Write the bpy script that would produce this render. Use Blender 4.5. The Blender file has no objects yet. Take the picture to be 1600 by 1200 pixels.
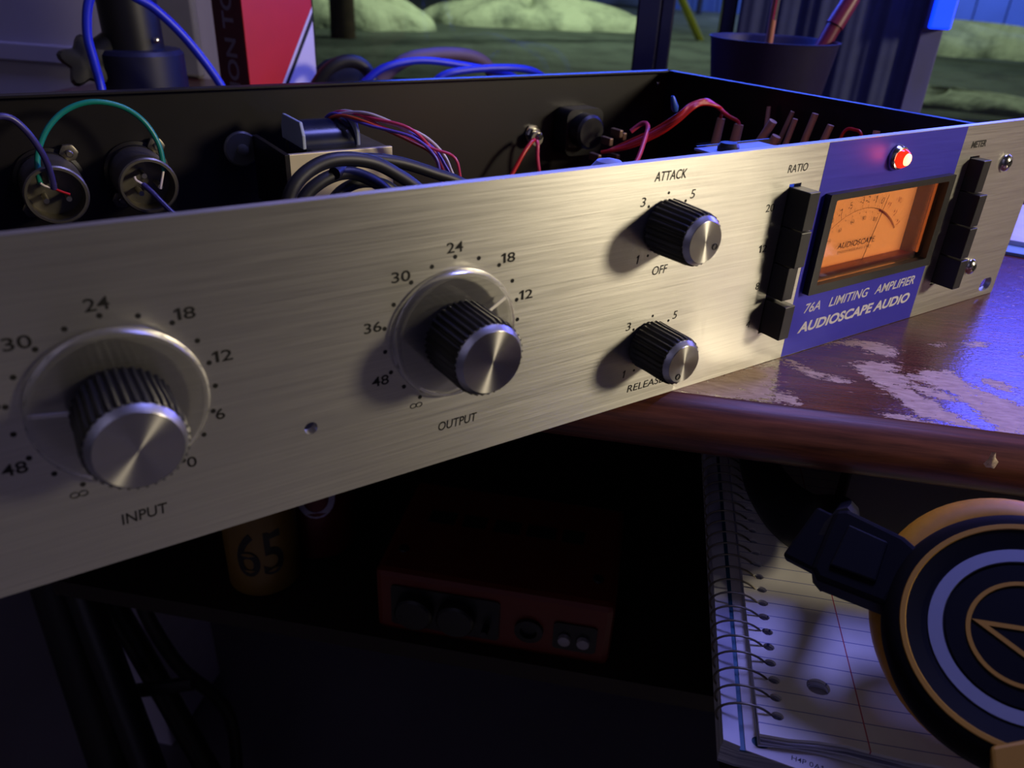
import bpy, bmesh, math, random
from mathutils import Vector, Matrix
random.seed(7)
SC = bpy.context.scene
COL = SC.collection
ZB = 750.0                       # desk top height above the floor, mm
def W(x, y=None, z=None):        # millimetres in the rack unit's frame -> metres
    if y is None: x, y, z = x
    return Vector((x, y, z + ZB)) / 1000.0
# the desk stands turned 43 degrees to the rack unit: U runs along its front edge, N across it
UD = Vector((.731, -.683, 0)).normalized(); ND = Vector((.683, .731, 0)).normalized(); E0 = Vector((-224, 0, 0))
def D(u, n, z): return E0 + UD*u + ND*n + Vector((0, 0, z))
DROT = math.atan2(UD.y, UD.x)

# ---------------------------------------------------------------- camera
cam = bpy.data.cameras.new('camera'); co = bpy.data.objects.new('camera', cam); COL.objects.link(co)
cam.sensor_width = 36.0; cam.lens = 1222.7/1600*36.0; cam.clip_start = .01; cam.clip_end = 200
RX = Vector((.8417, -.5382, .0435)); RY = Vector((-.2248, -.4225, -.8780)); RZ = Vector((.4909, .7293, -.4766))
M = Matrix((RX, -RY, -RZ)).transposed().to_4x4(); M.translation = W(-420.64, -182.98, 141.47)
co.matrix_world = M
cam.dof.use_dof = True; cam.dof.focus_distance = .315; cam.dof.aperture_fstop = 16.0
SC.camera = co
# ---------------------------------------------------------------- world, lights, exposure
w = bpy.data.worlds.new('world'); SC.world = w; w.use_nodes = True
bg = w.node_tree.nodes['Background']; bg.inputs[0].default_value = (.10, .14, .30, 1); bg.inputs[1].default_value = .05
vs = SC.view_settings
SC.display_settings.display_device = 'sRGB'
vs.view_transform = 'Standard'; vs.look = 'None'; vs.gamma = 1.0; vs.use_curve_mapping = False; vs.exposure = 0.0
def light(name, typ, loc, energy, color, size=.1, target=None, size_y=None, spread=None, angle=None):
    l = bpy.data.lights.new(name, typ); l.energy = energy; l.color = color
    if typ == 'AREA':
        l.shape = 'RECTANGLE' if size_y else 'DISK'; l.size = size
        if size_y: l.size_y = size_y
        if spread: l.spread = spread
    elif typ in ('POINT', 'SPOT'):
        l.shadow_soft_size = size
        if angle: l.spot_size = angle
    o = bpy.data.objects.new(name, l); COL.objects.link(o); o.location = W(loc)
    if target is not None:
        o.rotation_euler = (W(target) - W(loc)).to_track_quat('-Z', 'Y').to_euler()
    return o
light('warm_room_lamp', 'AREA', (790, -1120, 520), 18.5, (1, .86, .60), .26, (-240, 0, 45))
light('blue_screen_glow', 'AREA', D(523, 598, 360), 6.0, (.09, .10, 1), .36, D(523, 0, 360), .28)
light('blue_strip_glow', 'AREA', D(0, 612, 176), 1.6, (.05, .12, 1), .62, D(0, 0, 150), .06)
light('blue_led_overhead', 'AREA', D(230, 330, 1000), 8.5, (.27, .28, 1), .36, (-260, 0, 0))
light('floor_fill_spot', 'SPOT', (-750, -1500, 1500), 42.0, (.84, .78, 1), .12, (-750, -1450, -750), angle=math.radians(62))  # added fill; brightens the unseen floor that the panel mirrors
light('wall_bounce_fill', 'AREA', D(-500, -1500, 1150), 20.0, (.72, .68, 1), .5, D(-500, -2300, 1500))  # added fill, bounced off the unseen wall for soft lavender ambience
light('fence_fill_light', 'AREA', (15500, 9500, 4200), 900, (.5, .62, 1), .8, (20500, 11800, -200))  # added fill to brighten the far blue boards
light('right_snow_fill', 'AREA', (8800, 6200, 3600), 110, (.85, 1, .72), .4, (10200, 6100, -900))  # added fill for the snow outside the right pane
light('street_lamp_light', 'AREA', (7000, 9500, 3800), 250, (.85, 1, .66), .4, (7600, 12500, -900))

# ---------------------------------------------------------------- materials
def lin(c):
    return tuple((v/12.92 if v <= .04045 else ((v+.055)/1.055)**2.4) for v in [x/255 for x in c]) + (1,)
class NT:
    def __init__(s, name):
        s.m = bpy.data.materials.new(name); s.m.use_nodes = True; s.t = s.m.node_tree; s.n = s.t.nodes
        s.b = s.n['Principled BSDF']; s.out = s.n['Material Output']
    def new(s, t, **k):
        n = s.n.new(t)
        for a, v in k.items(): setattr(n, a, v)
        return n
    def link(s, a, b): s.t.links.new(a, b)
    def coord(s, scale=(1, 1, 1), kind='Object', rot=(0, 0, 0)):
        tc = s.new('ShaderNodeTexCoord'); mp = s.new('ShaderNodeMapping')
        mp.inputs['Scale'].default_value = scale; mp.inputs['Rotation'].default_value = rot
        s.link(tc.outputs[kind], mp.inputs[0]); return mp.outputs[0]
    def noise(s, vec, scale=1, detail=3, rough=.5):
        n = s.new('ShaderNodeTexNoise'); n.inputs['Scale'].default_value = scale
        n.inputs['Detail'].default_value = detail; n.inputs['Roughness'].default_value = rough
        if vec is not None: s.link(vec, n.inputs['Vector'])
        return n.outputs['Fac']
    def ramp(s, fac, stops):
        r = s.new('ShaderNodeValToRGB'); e = r.color_ramp.elements
        while len(e) < len(stops): e.new(.5)
        for el, (p, c) in zip(e, stops): el.position = p; el.color = c
        s.link(fac, r.inputs[0]); return r.outputs[0]
    def math(s, op, a, b=None, c=None, clamp=False):
        n = s.new('ShaderNodeMath', operation=op); n.use_clamp = clamp
        for i, v in enumerate((a, b, c)):
            if v is None: continue
            if isinstance(v, (int, float)): n.inputs[i].default_value = v
            else: s.link(v, n.inputs[i])
        return n.outputs[0]
    def mix(s, fac, a, b):
        n = s.new('ShaderNodeMix', data_type='RGBA')
        if isinstance(fac, float): n.inputs[0].default_value = fac
        else: s.link(fac, n.inputs[0])
        for i, v in ((6, a), (7, b)):
            if isinstance(v, tuple): n.inputs[i].default_value = v
            else: s.link(v, n.inputs[i])
        return n.outputs[2]
    def bump(s, h, strength=.2, dist=.001):
        b = s.new('ShaderNodeBump'); b.inputs['Strength'].default_value = strength; b.inputs['Distance'].default_value = dist
        s.link(h, b.inputs['Height']); s.link(b.outputs[0], s.b.inputs['Normal'])
    def sep(s, vec):
        n = s.new('ShaderNodeSeparateXYZ'); s.link(vec, n.inputs[0]); return n.outputs
MC = {}
def mat(name, c, rough=.5, metal=0.0, spec=.5, var=.12, scale=40, emit=None, bump=0.0, coat=0.0, sheen=0.0):
    if name in MC: return MC[name]
    s = NT(name); col = lin(c)
    n = s.noise(s.coord((scale,)*3), 1, 4)
    d = tuple(v*(1-var) for v in col[:3])+(1,); l = tuple(min(1, v*(1+var)) for v in col[:3])+(1,)
    s.link(s.ramp(n, [(.3, d), (.7, l)]), s.b.inputs['Base Color'])
    s.b.inputs['Roughness'].default_value = rough; s.b.inputs['Metallic'].default_value = metal
    s.b.inputs['Specular IOR Level'].default_value = spec; s.b.inputs['Coat Weight'].default_value = coat
    if bump: s.bump(s.noise(s.coord((scale*6,)*3), 1, 3), bump, .0004)
    if emit:
        s.b.inputs['Emission Color'].default_value = lin(emit[0]); s.b.inputs['Emission Strength'].default_value = emit[1]
    MC[name] = s.m; return s.m
def brushed(name, c, rough, metal, streak=.12, aniso=.7, bump=.15):
    s = NT(name); col = lin(c)
    v = s.coord((22, 22, 1500)); n = s.noise(v, 1, 3, .6); v2 = s.coord((60, 60, 4000)); n2 = s.noise(v2, 1, 2, .6)
    f = s.math('ADD', s.math('MULTIPLY', n, .6), s.math('MULTIPLY', n2, .4))
    d = tuple(x*(1-streak) for x in col[:3])+(1,); l = tuple(min(1, x*(1+streak)) for x in col[:3])+(1,)
    s.link(s.ramp(f, [(.3, d), (.7, l)]), s.b.inputs['Base Color'])
    s.b.inputs['Metallic'].default_value = metal
    s.link(s.math('ADD', s.math('MULTIPLY', f, .18), rough-.09), s.b.inputs['Roughness'])
    s.b.inputs['Anisotropic'].default_value = aniso; s.b.inputs['Anisotropic Rotation'].default_value = .25
    cx = s.new('ShaderNodeCombineXYZ'); cx.inputs[0].default_value = 1.0; s.link(cx.outputs[0], s.b.inputs['Tangent'])
    s.bump(f, bump, .0002)
    MC[name] = s.m; return s.m
M_panel = brushed('brushed_aluminium', (210, 208, 202), .36, .93, .10, .75)
M_blue = brushed('blue_panel_paint', (52, 48, 190), .42, .35, .05, .3, .05)
def turned(name, c):
    s = NT(name); col = lin(c)
    s.b.inputs['Base Color'].default_value = col; s.b.inputs['Metallic'].default_value = 1
    s.b.inputs['Roughness'].default_value = .30; s.b.inputs['Anisotropic'].default_value = .93; s.b.inputs['Anisotropic Rotation'].default_value = .25
    t = s.new('ShaderNodeTangent', direction_type='RADIAL', axis='Y'); s.link(t.outputs[0], s.b.inputs['Tangent'])
    x = s.sep(s.coord()); r = s.math('SQRT', s.math('ADD', s.math('MULTIPLY', x[0], x[0]), s.math('MULTIPLY', x[2], x[2])))
    cv = s.new('ShaderNodeCombineXYZ'); s.link(s.math('MULTIPLY', r, 7000), cv.inputs[0])
    n = s.noise(cv.outputs[0], 1, 2); s.link(s.ramp(n, [(.3, tuple(v*.86 for v in col[:3])+(1,)), (.7, col)]), s.b.inputs['Base Color'])
    return s.m
M_turn = turned('turned_aluminium', (205, 203, 200))
M_capedge = mat('satin_aluminium', (200, 202, 210), .33, 1, var=.03)
M_knob = mat('black_knob_plastic', (17, 17, 19), .38, var=.1, bump=.05)
M_black = mat('black_plastic', (13, 13, 15), .42)
M_btn = mat('black_button_plastic', (20, 21, 25), .40, var=.08, scale=200)
M_steel = mat('black_painted_steel', (21, 18, 20), .38, .2, scale=60, bump=.05)
M_ink = mat('black_ink', (14, 13, 14), .5, var=.02)
M_white_ink = mat('pale_ink', (205, 200, 215), .5, var=.02)
M_chrome = mat('nickel_plate', (200, 198, 192), .18, 1, var=.05)
M_zinc = mat('zinc_plate', (118, 113, 100), .42, .9, var=.15, scale=120)
M_gold = mat('gold_satin', (196, 146, 56), .4, .25, var=.05)
M_cream = mat('beige_winding_tape', (150, 160, 175), .6)
M_solder = mat('solder', (190, 185, 175), .3, 1)
def wire(name, c, rough=.35): return mat(name, c, rough, var=.05)
M_green = wire('teal_green_wire', (20, 120, 105)); M_red = wire('red_wire', (175, 28, 30)); M_pink = wire('pink_wire', (190, 60, 95))
M_whitew = wire('white_wire', (195, 185, 190)); M_violet = wire('violet_wire', (90, 70, 170)); M_blackw = mat('black_cable_rubber', (22, 22, 24), .5, var=.1)
M_bluec = wire('blue_cable_rubber', (22, 40, 190), .4); M_purple = wire('dark_purple_wire', (52, 46, 96)); M_orangew = wire('orange_wire', (190, 70, 40))
def glassy(name, tint, refl, rough=.03, body=None, body_fac=0.0):
    s = NT(name); s.n.remove(s.b)
    tr = s.new('ShaderNodeBsdfTransparent'); tr.inputs[0].default_value = tint
    gl = s.new('ShaderNodeBsdfGlossy'); gl.inputs['Roughness'].default_value = rough
    fr = s.new('ShaderNodeFresnel'); fr.inputs[0].default_value = 1.49
    mx = s.new('ShaderNodeMixShader'); s.link(s.math('MULTIPLY', fr.outputs[0], refl, clamp=True), mx.inputs[0])
    s.link(tr.outputs[0], mx.inputs[1]); s.link(gl.outputs[0], mx.inputs[2]); last = mx
    if body:
        di = s.new('ShaderNodeBsdfDiffuse'); di.inputs[0].default_value = lin(body)
        n = s.noise(s.coord((30, 30, 30)), 1, 2)
        m2 = s.new('ShaderNodeMixShader'); s.link(s.math('MULTIPLY', n, body_fac*2, clamp=True), m2.inputs[0])
        s.link(mx.outputs[0], m2.inputs[1]); s.link(di.outputs[0], m2.inputs[2]); last = m2
    s.link(last.outputs[0], s.out.inputs[0]); return s.m
M_glass = glassy('window_glass', (.93, .96, .95, 1), 1.0)
M_acrylic = glassy('clear_acrylic', (.97, .97, .96, 1), .9, .08, (190, 188, 185), .05)
M_acryl_edge = glassy('clear_acrylic_edge', (.88, .88, .88, 1), .8, .25, (190, 188, 186), .10)
M_meterglass = glassy('meter_glass', (.97, .96, .95, 1), .8, .04)
def wood_desk():
    s = NT('worn_lacquered_wood'); at = s.new('ShaderNodeAttribute', attribute_name='wear')
    v = s.coord(); x = s.sep(v)
    g1 = s.noise(s.coord((26, 420, 420)), 1, 5, .65); g2 = s.noise(s.coord((9, 150, 150)), 1, 3, .5)
    red = s.ramp(s.math('ADD', s.math('MULTIPLY', g1, .6), s.math('MULTIPLY', g2, .4)),
                 [(.3, lin((56, 29, 24))), (.55, lin((92, 50, 41))), (.75, lin((120, 72, 56)))])
    bare = s.ramp(s.noise(s.coord((150, 500, 500)), 1, 5, .6), [(.25, lin((150, 124, 106))), (.6, lin((188, 162, 144))), (.85, lin((208, 186, 166)))])
    e = s.noise(s.coord((190, 420, 420)), 1, 6, .7); e2 = s.noise(s.coord((900, 1500, 900)), 1, 3, .6)
    sd = s.math('ADD', at.outputs['Fac'], s.math('MULTIPLY', s.math('SUBTRACT', e, .5), 2.1))
    sd = s.math('ADD', sd, s.math('MULTIPLY', s.math('SUBTRACT', e2, .5), 1.0))
    fl = s.noise(s.coord((70, 330, 330)), 1, 5, .75)
    near = s.math('MULTIPLY', s.math('GREATER_THAN', at.outputs['Fac'], -.5), 1.0)
    sd = s.math('MAXIMUM', sd, s.math('MULTIPLY', s.math('MULTIPLY', s.math('SUBTRACT', fl, .575), 6.5), near))
    sd = s.math('SUBTRACT', sd, s.math('MULTIPLY', s.math('MAXIMUM', s.math('SUBTRACT', s.noise(s.coord((90, 420, 420)), 1, 5, .7), .57), 0.0), 7.0))
    m = s.ramp(sd, [(.49, (0, 0, 0, 1)), (.53, (1, 1, 1, 1))])
    s.link(s.mix(m, red, bare), s.b.inputs['Base Color'])
    s.link(s.math('ADD', s.math('MULTIPLY', m, .42), .15), s.b.inputs['Roughness'])
    s.link(s.math('ADD', s.math('MULTIPLY', m, -.35), .55), s.b.inputs['Specular IOR Level'])
    rip = s.noise(s.coord((520, 900, 900)), 1, 3, .6)
    h = s.math('ADD', s.math('MULTIPLY', m, -.5), s.math('MULTIPLY', s.math('ADD', s.math('MULTIPLY', g1, .3), rip), .33))
    s.bump(h, .8, .00065); return s.m
M_desk = wood_desk()
def nosing_mat():
    s = NT('satin_edge_wood'); g1 = s.noise(s.coord((26, 420, 420)), 1, 5, .65)
    s.link(s.ramp(g1, [(.3, lin((60, 31, 25))), (.7, lin((112, 64, 50)))]), s.b.inputs['Base Color'])
    s.b.inputs['Roughness'].default_value = .36; s.b.inputs['Specular IOR Level'].default_value = .4
    s.bump(g1, .3, .0002); return s.m
def paper():
    s = NT('ruled_paper'); x = s.sep(s.coord((1000, 1000, 1000)))
    wob = s.math('MULTIPLY', s.noise(s.coord((18, 6, 6)), 1, 2), 1.2)
    f = s.math('FRACT', s.math('DIVIDE', s.math('ADD', s.math('ADD', x[1], wob), 1006.5), 7.1))
    line = s.math('LESS_THAN', f, .045)
    mg = s.math('LESS_THAN', s.math('ABSOLUTE', s.math('SUBTRACT', x[0], 72.0)), .22)
    base = s.ramp(s.noise(s.coord((60, 60, 60)), 1, 3), [(.3, lin((208, 205, 204))), (.7, lin((224, 221, 218)))])
    c = s.mix(line, base, lin((90, 100, 160))); c = s.mix(mg, c, lin((170, 70, 90)))
    s.link(c, s.b.inputs['Base Color']); s.b.inputs['Roughness'].default_value = .8; return s.m
M_paper = paper()
def page_edges():
    s = NT('page_edges'); n = s.noise(s.coord((20, 20, 3500)), 1, 2, .6)
    s.link(s.ramp(n, [(.35, lin((120, 122, 150))), (.6, lin((205, 205, 215)))]), s.b.inputs['Base Color']); s.b.inputs['Roughness'].default_value = .85; return s.m
M_edges = page_edges()
def snow(name, c1, c2, thr=0.0):
    s = NT(name); n = s.noise(s.coord((1.6, 1.6, 1.6)), 1, 6, .6)
    s.link(s.ramp(n, [(.32, lin(c1)), (.55, lin(c2))]), s.b.inputs['Base Color']); s.b.inputs['Roughness'].default_value = .8
    s.bump(s.noise(s.coord((5, 5, 5)), 1, 5), .6, .1); return s.m
M_snow = snow('dirty_snow', (120, 128, 118), (205, 212, 190)); M_yard = snow('wet_ground', (48, 54, 56), (84, 92, 90))

# ---------------------------------------------------------------- mesh helpers (all sizes in mm)
class MB:
    def __init__(s): s.v = []; s.f = []
    def add(s, vs, fs, m=None):
        o = len(s.v); s.v += [Vector(p) if m is None else m @ Vector(p) for p in vs]; s.f += [tuple(i+o for i in f) for f in fs]; return s
    def box(s, x0, x1, y0, y1, z0, z1, m=None):
        return s.add([(x, y, z) for z in (z0, z1) for y in (y0, y1) for x in (x0, x1)],
                     [(0, 2, 3, 1), (4, 5, 7, 6), (0, 1, 5, 4), (2, 6, 7, 3), (0, 4, 6, 2), (1, 3, 7, 5)], m)
    def lathe(s, prof, n=48, m=None, mod=None, cap=True):
        """prof: (radius, height) list about local z; mod(i, k) scales the radius"""
        vs = []; fs = []
        for k, (r, h) in enumerate(prof):
            for i in range(n):
                a = 2*math.pi*i/n; rr = r*(mod(i, k) if mod else 1)
                vs.append((rr*math.cos(a), rr*math.sin(a), h))
        for k in range(len(prof)-1):
            for i in range(n):
                j = (i+1) % n; fs.append((k*n+i, k*n+j, (k+1)*n+j, (k+1)*n+i))
        if cap:
            fs.append(tuple(reversed(range(n)))); fs.append(tuple((len(prof)-1)*n+i for i in range(n)))
        return s.add(vs, fs, m)
    def cyl(s, p, q, r, n=16, r2=None):
        p = Vector(p); q = Vector(q); d = q-p; m = Matrix.Translation(p) @ d.to_track_quat('Z', 'Y').to_matrix().to_4x4()
        return s.lathe([(r, 0), (r if r2 is None else r2, d.length)], n, m)
    def tube(s, pts, r, n=10, sub=6, closed=False):
        P = [Vector(p) for p in pts]
        if sub > 1:
            Q = []; L = len(P)
            for i in range(L if closed else L-1):
                g = (lambda k: P[k % L]) if closed else (lambda k: P[max(0, min(L-1, k))])
                a, b, c, d = g(i-1), g(i), g(i+1), g(i+2)
                for k in range(sub):
                    t = k/sub; Q.append(.5*((2*b)+(c-a)*t+(2*a-5*b+4*c-d)*t*t+(3*b-a-3*c+d)*t**3))
            if not closed: Q.append(P[-1])
            P = Q
        up = Vector((.3, .2, 1)).normalized(); vs = []; fs = []; L = len(P); t0 = None
        for i, p in enumerate(P):
            a = P[(i-1) % L] if (closed or i) else P[0]; b = P[(i+1) % L] if (closed or i < L-1) else P[-1]
            t = (b-a).normalized()
            if t0 is None: x = t.cross(up).normalized()
            else: x = (x - t*x.dot(t)).normalized()
            t0 = t; y = t.cross(x)
            for k in range(n):
                an = 2*math.pi*k/n; vs.append(p+(x*math.cos(an)+y*math.sin(an))*r)
        for i in range(L if closed else L-1):
            j = (i+1) % L
            for k in range(n):
                l = (k+1) % n; fs.append((i*n+k, i*n+l, j*n+l, j*n+k))
        if not closed: fs.append(tuple(reversed(range(n)))); fs.append(tuple((L-1)*n+k for k in range(n)))
        return s.add(vs, fs)
    def prism(s, poly, h0, h1, m=None):
        n = len(poly); vs = [(x, y, h0) for x, y in poly]+[(x, y, h1) for x, y in poly]
        return s.add(vs, [tuple(reversed(range(n))), tuple(range(n, 2*n))]+[(i, (i+1) % n, n+(i+1) % n, n+i) for i in range(n)], m)
TO_PANEL = Matrix.Rotation(math.radians(90), 4, 'X')      # local xy -> panel plane, local z -> out of the panel (-y)
def PM(x, z, y=0.0): return Matrix.Translation((x, y, z)) @ TO_PANEL
def setp(o, label=None, cat=None, group=None, kind=None):
    for k, v in (('label', label), ('category', cat), ('group', group), ('kind', kind)):
        if v: o[k] = v
    return o
ORG = {}
def thing(name, label, cat, at, group=None, rotz=0.0):
    o = bpy.data.objects.new(name, None); COL.objects.link(o); o.empty_display_size = .02
    o.location = W(at); o.rotation_euler = (0, 0, rotz); ORG[o.name] = Matrix.Translation(Vector(at)) @ Matrix.Rotation(rotz, 4, 'Z')
    return setp(o, label, cat, group)
def obj(name, mb, m, parent=None, smooth=35, bevel=0.0, origin=None, label=None, kind=None, local=False):
    """mb in absolute mm (or in the parent's own frame with local=True); origin: the object's pivot in the same frame"""
    base = ORG[parent.name] if parent is not None else Matrix.Identity(4)
    if isinstance(mb, MB): vs, fs = mb.v, mb.f
    else: vs, fs = mb
    if origin is None:
        if parent is None:
            xs = [v[0] for v in vs]; ys = [v[1] for v in vs]; zs = [v[2] for v in vs]
            org = Matrix.Translation(((min(xs)+max(xs))/2, (min(ys)+max(ys))/2, min(zs)))
        else: org = base if not local else Matrix.Identity(4)
    else: org = Matrix.Translation(Vector(origin))
    inv = org.inverted()
    me = bpy.data.meshes.new(name); me.from_pydata([tuple((inv @ Vector(v))/1000) for v in vs], [], fs)
    if smooth:
        me.shade_smooth(); me.set_sharp_from_angle(angle=math.radians(smooth))
    me.validate(); me.update(); me.materials.append(m)
    o = bpy.data.objects.new(name, me); COL.objects.link(o)
    if parent is None:
        t = org.translation; o.location = W(t); ORG[o.name] = org
    else:
        o.parent = parent; rel = (base.inverted() @ org) if not local else org
        o.matrix_local = Matrix.Translation(rel.translation/1000) @ rel.to_3x3().to_4x4()
        ORG[o.name] = org if not local else base @ org
    if bevel:
        b = o.modifiers.new('bevel', 'BEVEL'); b.width = bevel/1000; b.segments = 2; b.limit_method = 'ANGLE'; b.angle_limit = math.radians(50)
    return setp(o, label, kind=kind)
def struct(name, mb, m, **k):
    o = obj(name, mb, m, **k); o['kind'] = 'structure'; return o
DG = None
def curve_mesh(cu):
    o = bpy.data.objects.new('tmp_curve', cu); COL.objects.link(o); bpy.context.view_layer.update()
    dg = bpy.context.evaluated_depsgraph_get(); me = bpy.data.meshes.new_from_object(o.evaluated_get(dg))
    vs = [v.co.copy() for v in me.vertices]; fs = [tuple(p.vertices) for p in me.polygons]
    bpy.data.objects.remove(o); bpy.data.curves.remove(cu); bpy.data.meshes.remove(me); return vs, fs
def circle(cx, cy, r, n=32, ry=None): return [(cx+r*math.cos(2*math.pi*i/n), cy+(ry or r)*math.sin(2*math.pi*i/n)) for i in range(n)]
def rect(x0, x1, y0, y1): return [(x0, y0), (x1, y0), (x1, y1), (x0, y1)]
def rrect(x0, x1, y0, y1, r, n=5):
    out = []
    for cx, cy, a0 in ((x1-r, y1-r, 0), (x0+r, y1-r, 90), (x0+r, y0+r, 180), (x1-r, y0+r, 270)):
        for i in range(n+1):
            a = math.radians(a0+90*i/n); out.append((cx+r*math.cos(a), cy+r*math.sin(a)))
    return out
def plate(loops, thick, m):
    """flat plate with holes: first loop outer, others holes; local xy, z from 0 to thick"""
    cu = bpy.data.curves.new('tmp', 'CURVE'); cu.dimensions = '2D'; cu.fill_mode = 'BOTH'; cu.extrude = thick/2
    for lp in loops:
        sp = cu.splines.new('POLY'); sp.points.add(len(lp)-1)
        for p, (x, y) in zip(sp.points, lp): p.co = (x, y, 0, 1)
        sp.use_cyclic_u = True
    vs, fs = curve_mesh(cu); mb = MB(); mb.add([v+Vector((0, 0, thick/2)) for v in vs], fs, m); return mb
TXT = {}
ONE = [(.10, 0), (.24, 0), (.24, .72), (.13, .72), (-.02, .60), (-.02, .47), (.10, .56)]
def glyphs(body, bold):
    vs = []; fs = []; x = 0
    for c in body:
        if c == ' ': x += .26; continue
        if c == '1': g = ([Vector((a, b, z)) for z in (-.01, .01) for a, b in ONE], [tuple(reversed(range(7))), tuple(range(7, 14))]+[(i, (i+1) % 7, 7+(i+1) % 7, 7+i) for i in range(7)])
        else:
            cu = bpy.data.curves.new('tmp', 'FONT'); cu.body = c; cu.size = 1; cu.offset = bold; cu.resolution_u = 5; cu.extrude = .01; g = curve_mesh(cu)
        a0 = min(v.x for v in g[0]); a1 = max(v.x for v in g[0]); o = len(vs)
        vs += [Vector((v.x-a0+x, v.y, v.z)) for v in g[0]]; fs += [tuple(i+o for i in f) for f in g[1]]; x += a1-a0+.09
    return vs, fs
def text_mb(body, w, h, m, shear=0.0, bold=0.0, depth=.06):
    key = (body, bold)
    if key not in TXT:
        if '1' in body: vs, fs = glyphs(body, bold)
        else:
            cu = bpy.data.curves.new('tmp', 'FONT'); cu.body = body; cu.size = 1; cu.offset = bold; cu.resolution_u = 5; cu.extrude = .01
            vs, fs = curve_mesh(cu)
        x0 = min(v.x for v in vs); x1 = max(v.x for v in vs); y0 = min(v.y for v in vs); y1 = max(v.y for v in vs)
        TXT[key] = ([((v.x-x0)/(x1-x0)-.5, (v.y-y0)/(y1-y0)-.5, 1 if v.z > 0 else 0) for v in vs], fs)
    vs, fs = TXT[key]
    return MB().add([(x*w+y*h*shear, y*h, z*depth) for x, y, z in vs], fs, m)

# ================================================================ THE ROOM (desk-aligned box)
def dbox(mb, u0, u1, n0, n1, z0, z1):
    ps = [D(u, n, z) for z in (z0, z1) for n in (n0, n1) for u in (u0, u1)]
    return mb.add(ps, [(0, 2, 3, 1), (4, 5, 7, 6), (0, 1, 5, 4), (2, 6, 7, 3), (0, 4, 6, 2), (1, 3, 7, 5)])
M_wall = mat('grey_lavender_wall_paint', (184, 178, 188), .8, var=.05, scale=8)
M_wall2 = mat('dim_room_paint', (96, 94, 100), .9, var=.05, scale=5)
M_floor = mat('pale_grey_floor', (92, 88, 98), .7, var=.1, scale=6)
M_frame = mat('dark_window_frame', (20, 24, 56), .45, var=.08)
M_casing = mat('pale_blue_casing', (82, 84, 136), .5, var=.04)
UL, UR, NF, NB, ZF, ZC = -1900, 2300, -2300, 650, -750, 1650
PN0, PN1, PN2, PN3 = -452, -30, 228, 900
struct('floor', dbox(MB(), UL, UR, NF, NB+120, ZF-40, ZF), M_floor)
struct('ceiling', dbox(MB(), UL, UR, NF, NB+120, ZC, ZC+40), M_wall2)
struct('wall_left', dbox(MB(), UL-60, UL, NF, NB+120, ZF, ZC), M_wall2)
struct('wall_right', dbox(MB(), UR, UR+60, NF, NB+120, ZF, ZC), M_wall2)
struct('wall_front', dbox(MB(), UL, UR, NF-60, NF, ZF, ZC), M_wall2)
wb = MB(); dbox(wb, UL, PN0, NB, NB+90, ZF, ZC); dbox(wb, PN0, PN3, NB, NB+90, ZF, 2); dbox(wb, PN0, PN3, NB, NB+90, 1000, ZC); dbox(wb, PN3, UR, NB, NB+90, ZF, ZC)
struct('wall_back', wb, M_wall)
struct('trim_1', dbox(MB(), UL, -610, NB-8, NB, 5, 26), M_wall, bevel=2)
struct('trim_2', dbox(MB(), -604, -555, NB-12, NB, 2, 1000), mat('olive_grey_casing', (112, 110, 112), .7, var=.06), bevel=3)
def window(n, u0, u1, fw, m):
    f = MB(); z0, z1 = 2, 1000
    dbox(f, u0, u0+fw[0], NB-14, NB+50, z0, z1); dbox(f, u1-fw[1], u1, NB-14, NB+50, z0, z1)
    dbox(f, u0+fw[0], u1-fw[1], NB-6, NB+50, z0, z0+8); dbox(f, u0+fw[0], u1-fw[1], NB-6, NB+50, z1-30, z1)
    fr = struct('window_%d' % n, f, m, bevel=2)
    g = obj('pane', dbox(MB(), u0+fw[0], u1-fw[1], NB+18, NB+22, z0+8, z1-30), M_glass, fr, smooth=0)
window(1, PN0, -28, (15, 24), M_frame)
window(2, -28, PN2-6, (14, 8), M_frame)
window(3, PN2+15, PN3, (2, 20), M_frame)
struct('trim_3', dbox(MB(), PN2-6, PN2+15, NB-30, NB+50, 2, 1000), M_casing, bevel=1.5)
struct('trim_4', dbox(MB(), 34, 48, NB-10, NB+30, 10, 970), M_frame, bevel=1.5)

lb = thing('casing_glow', 'added glowing blue strip standing in for light on the upper window casing', 'lamp', D(232, 612, 101))  # added glow; stands in for blue light falling on the casing
obj('glow_backing', dbox(MB(), 222, 243, 604, 620, 100, 980), M_casing, lb, bevel=1)
obj('glow_face', dbox(MB(), 222.6, 242.4, 597, 604, 101, 978), mat('casing_blue_glow', (30, 60, 200), .5, emit=((8, 52, 255), 2.0)), lb, bevel=2, smooth=0)
def reflection_sheet():  # added folded sheet; its blue stands in for reflection in the glass
    vs = []; fs = []; n = 90
    for z in (4, 960):
        for i in range(n+1):
            u = 50+172*i/n; d = 3.2*math.sin(i*.36)+1.2*math.sin(i*.95+1); vs.append(D(u, NB-24-d, z))
    for z in (4, 960):
        for i in range(n+1):
            u = 50+172*i/n; d = 3.2*math.sin(i*.36)+1.2*math.sin(i*.95+1); vs.append(D(u, NB-22.6-d, z))
    m = n+1
    for i in range(n): fs += [(i, i+1, m+i+1, m+i), (2*m+i, 3*m+i, 3*m+i+1, 2*m+i+1), (m+i, m+i+1, 3*m+i+1, 3*m+i)]
    return MB().add(vs, fs)
setp(obj('reflection_sheet', reflection_sheet(), mat('reflection_dark_blue', (40, 46, 78), .95, var=.1, scale=60), smooth=60), 'added folded dark blue sheet standing in for glass reflection behind the pen cup', 'reflection_sheet')
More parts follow.
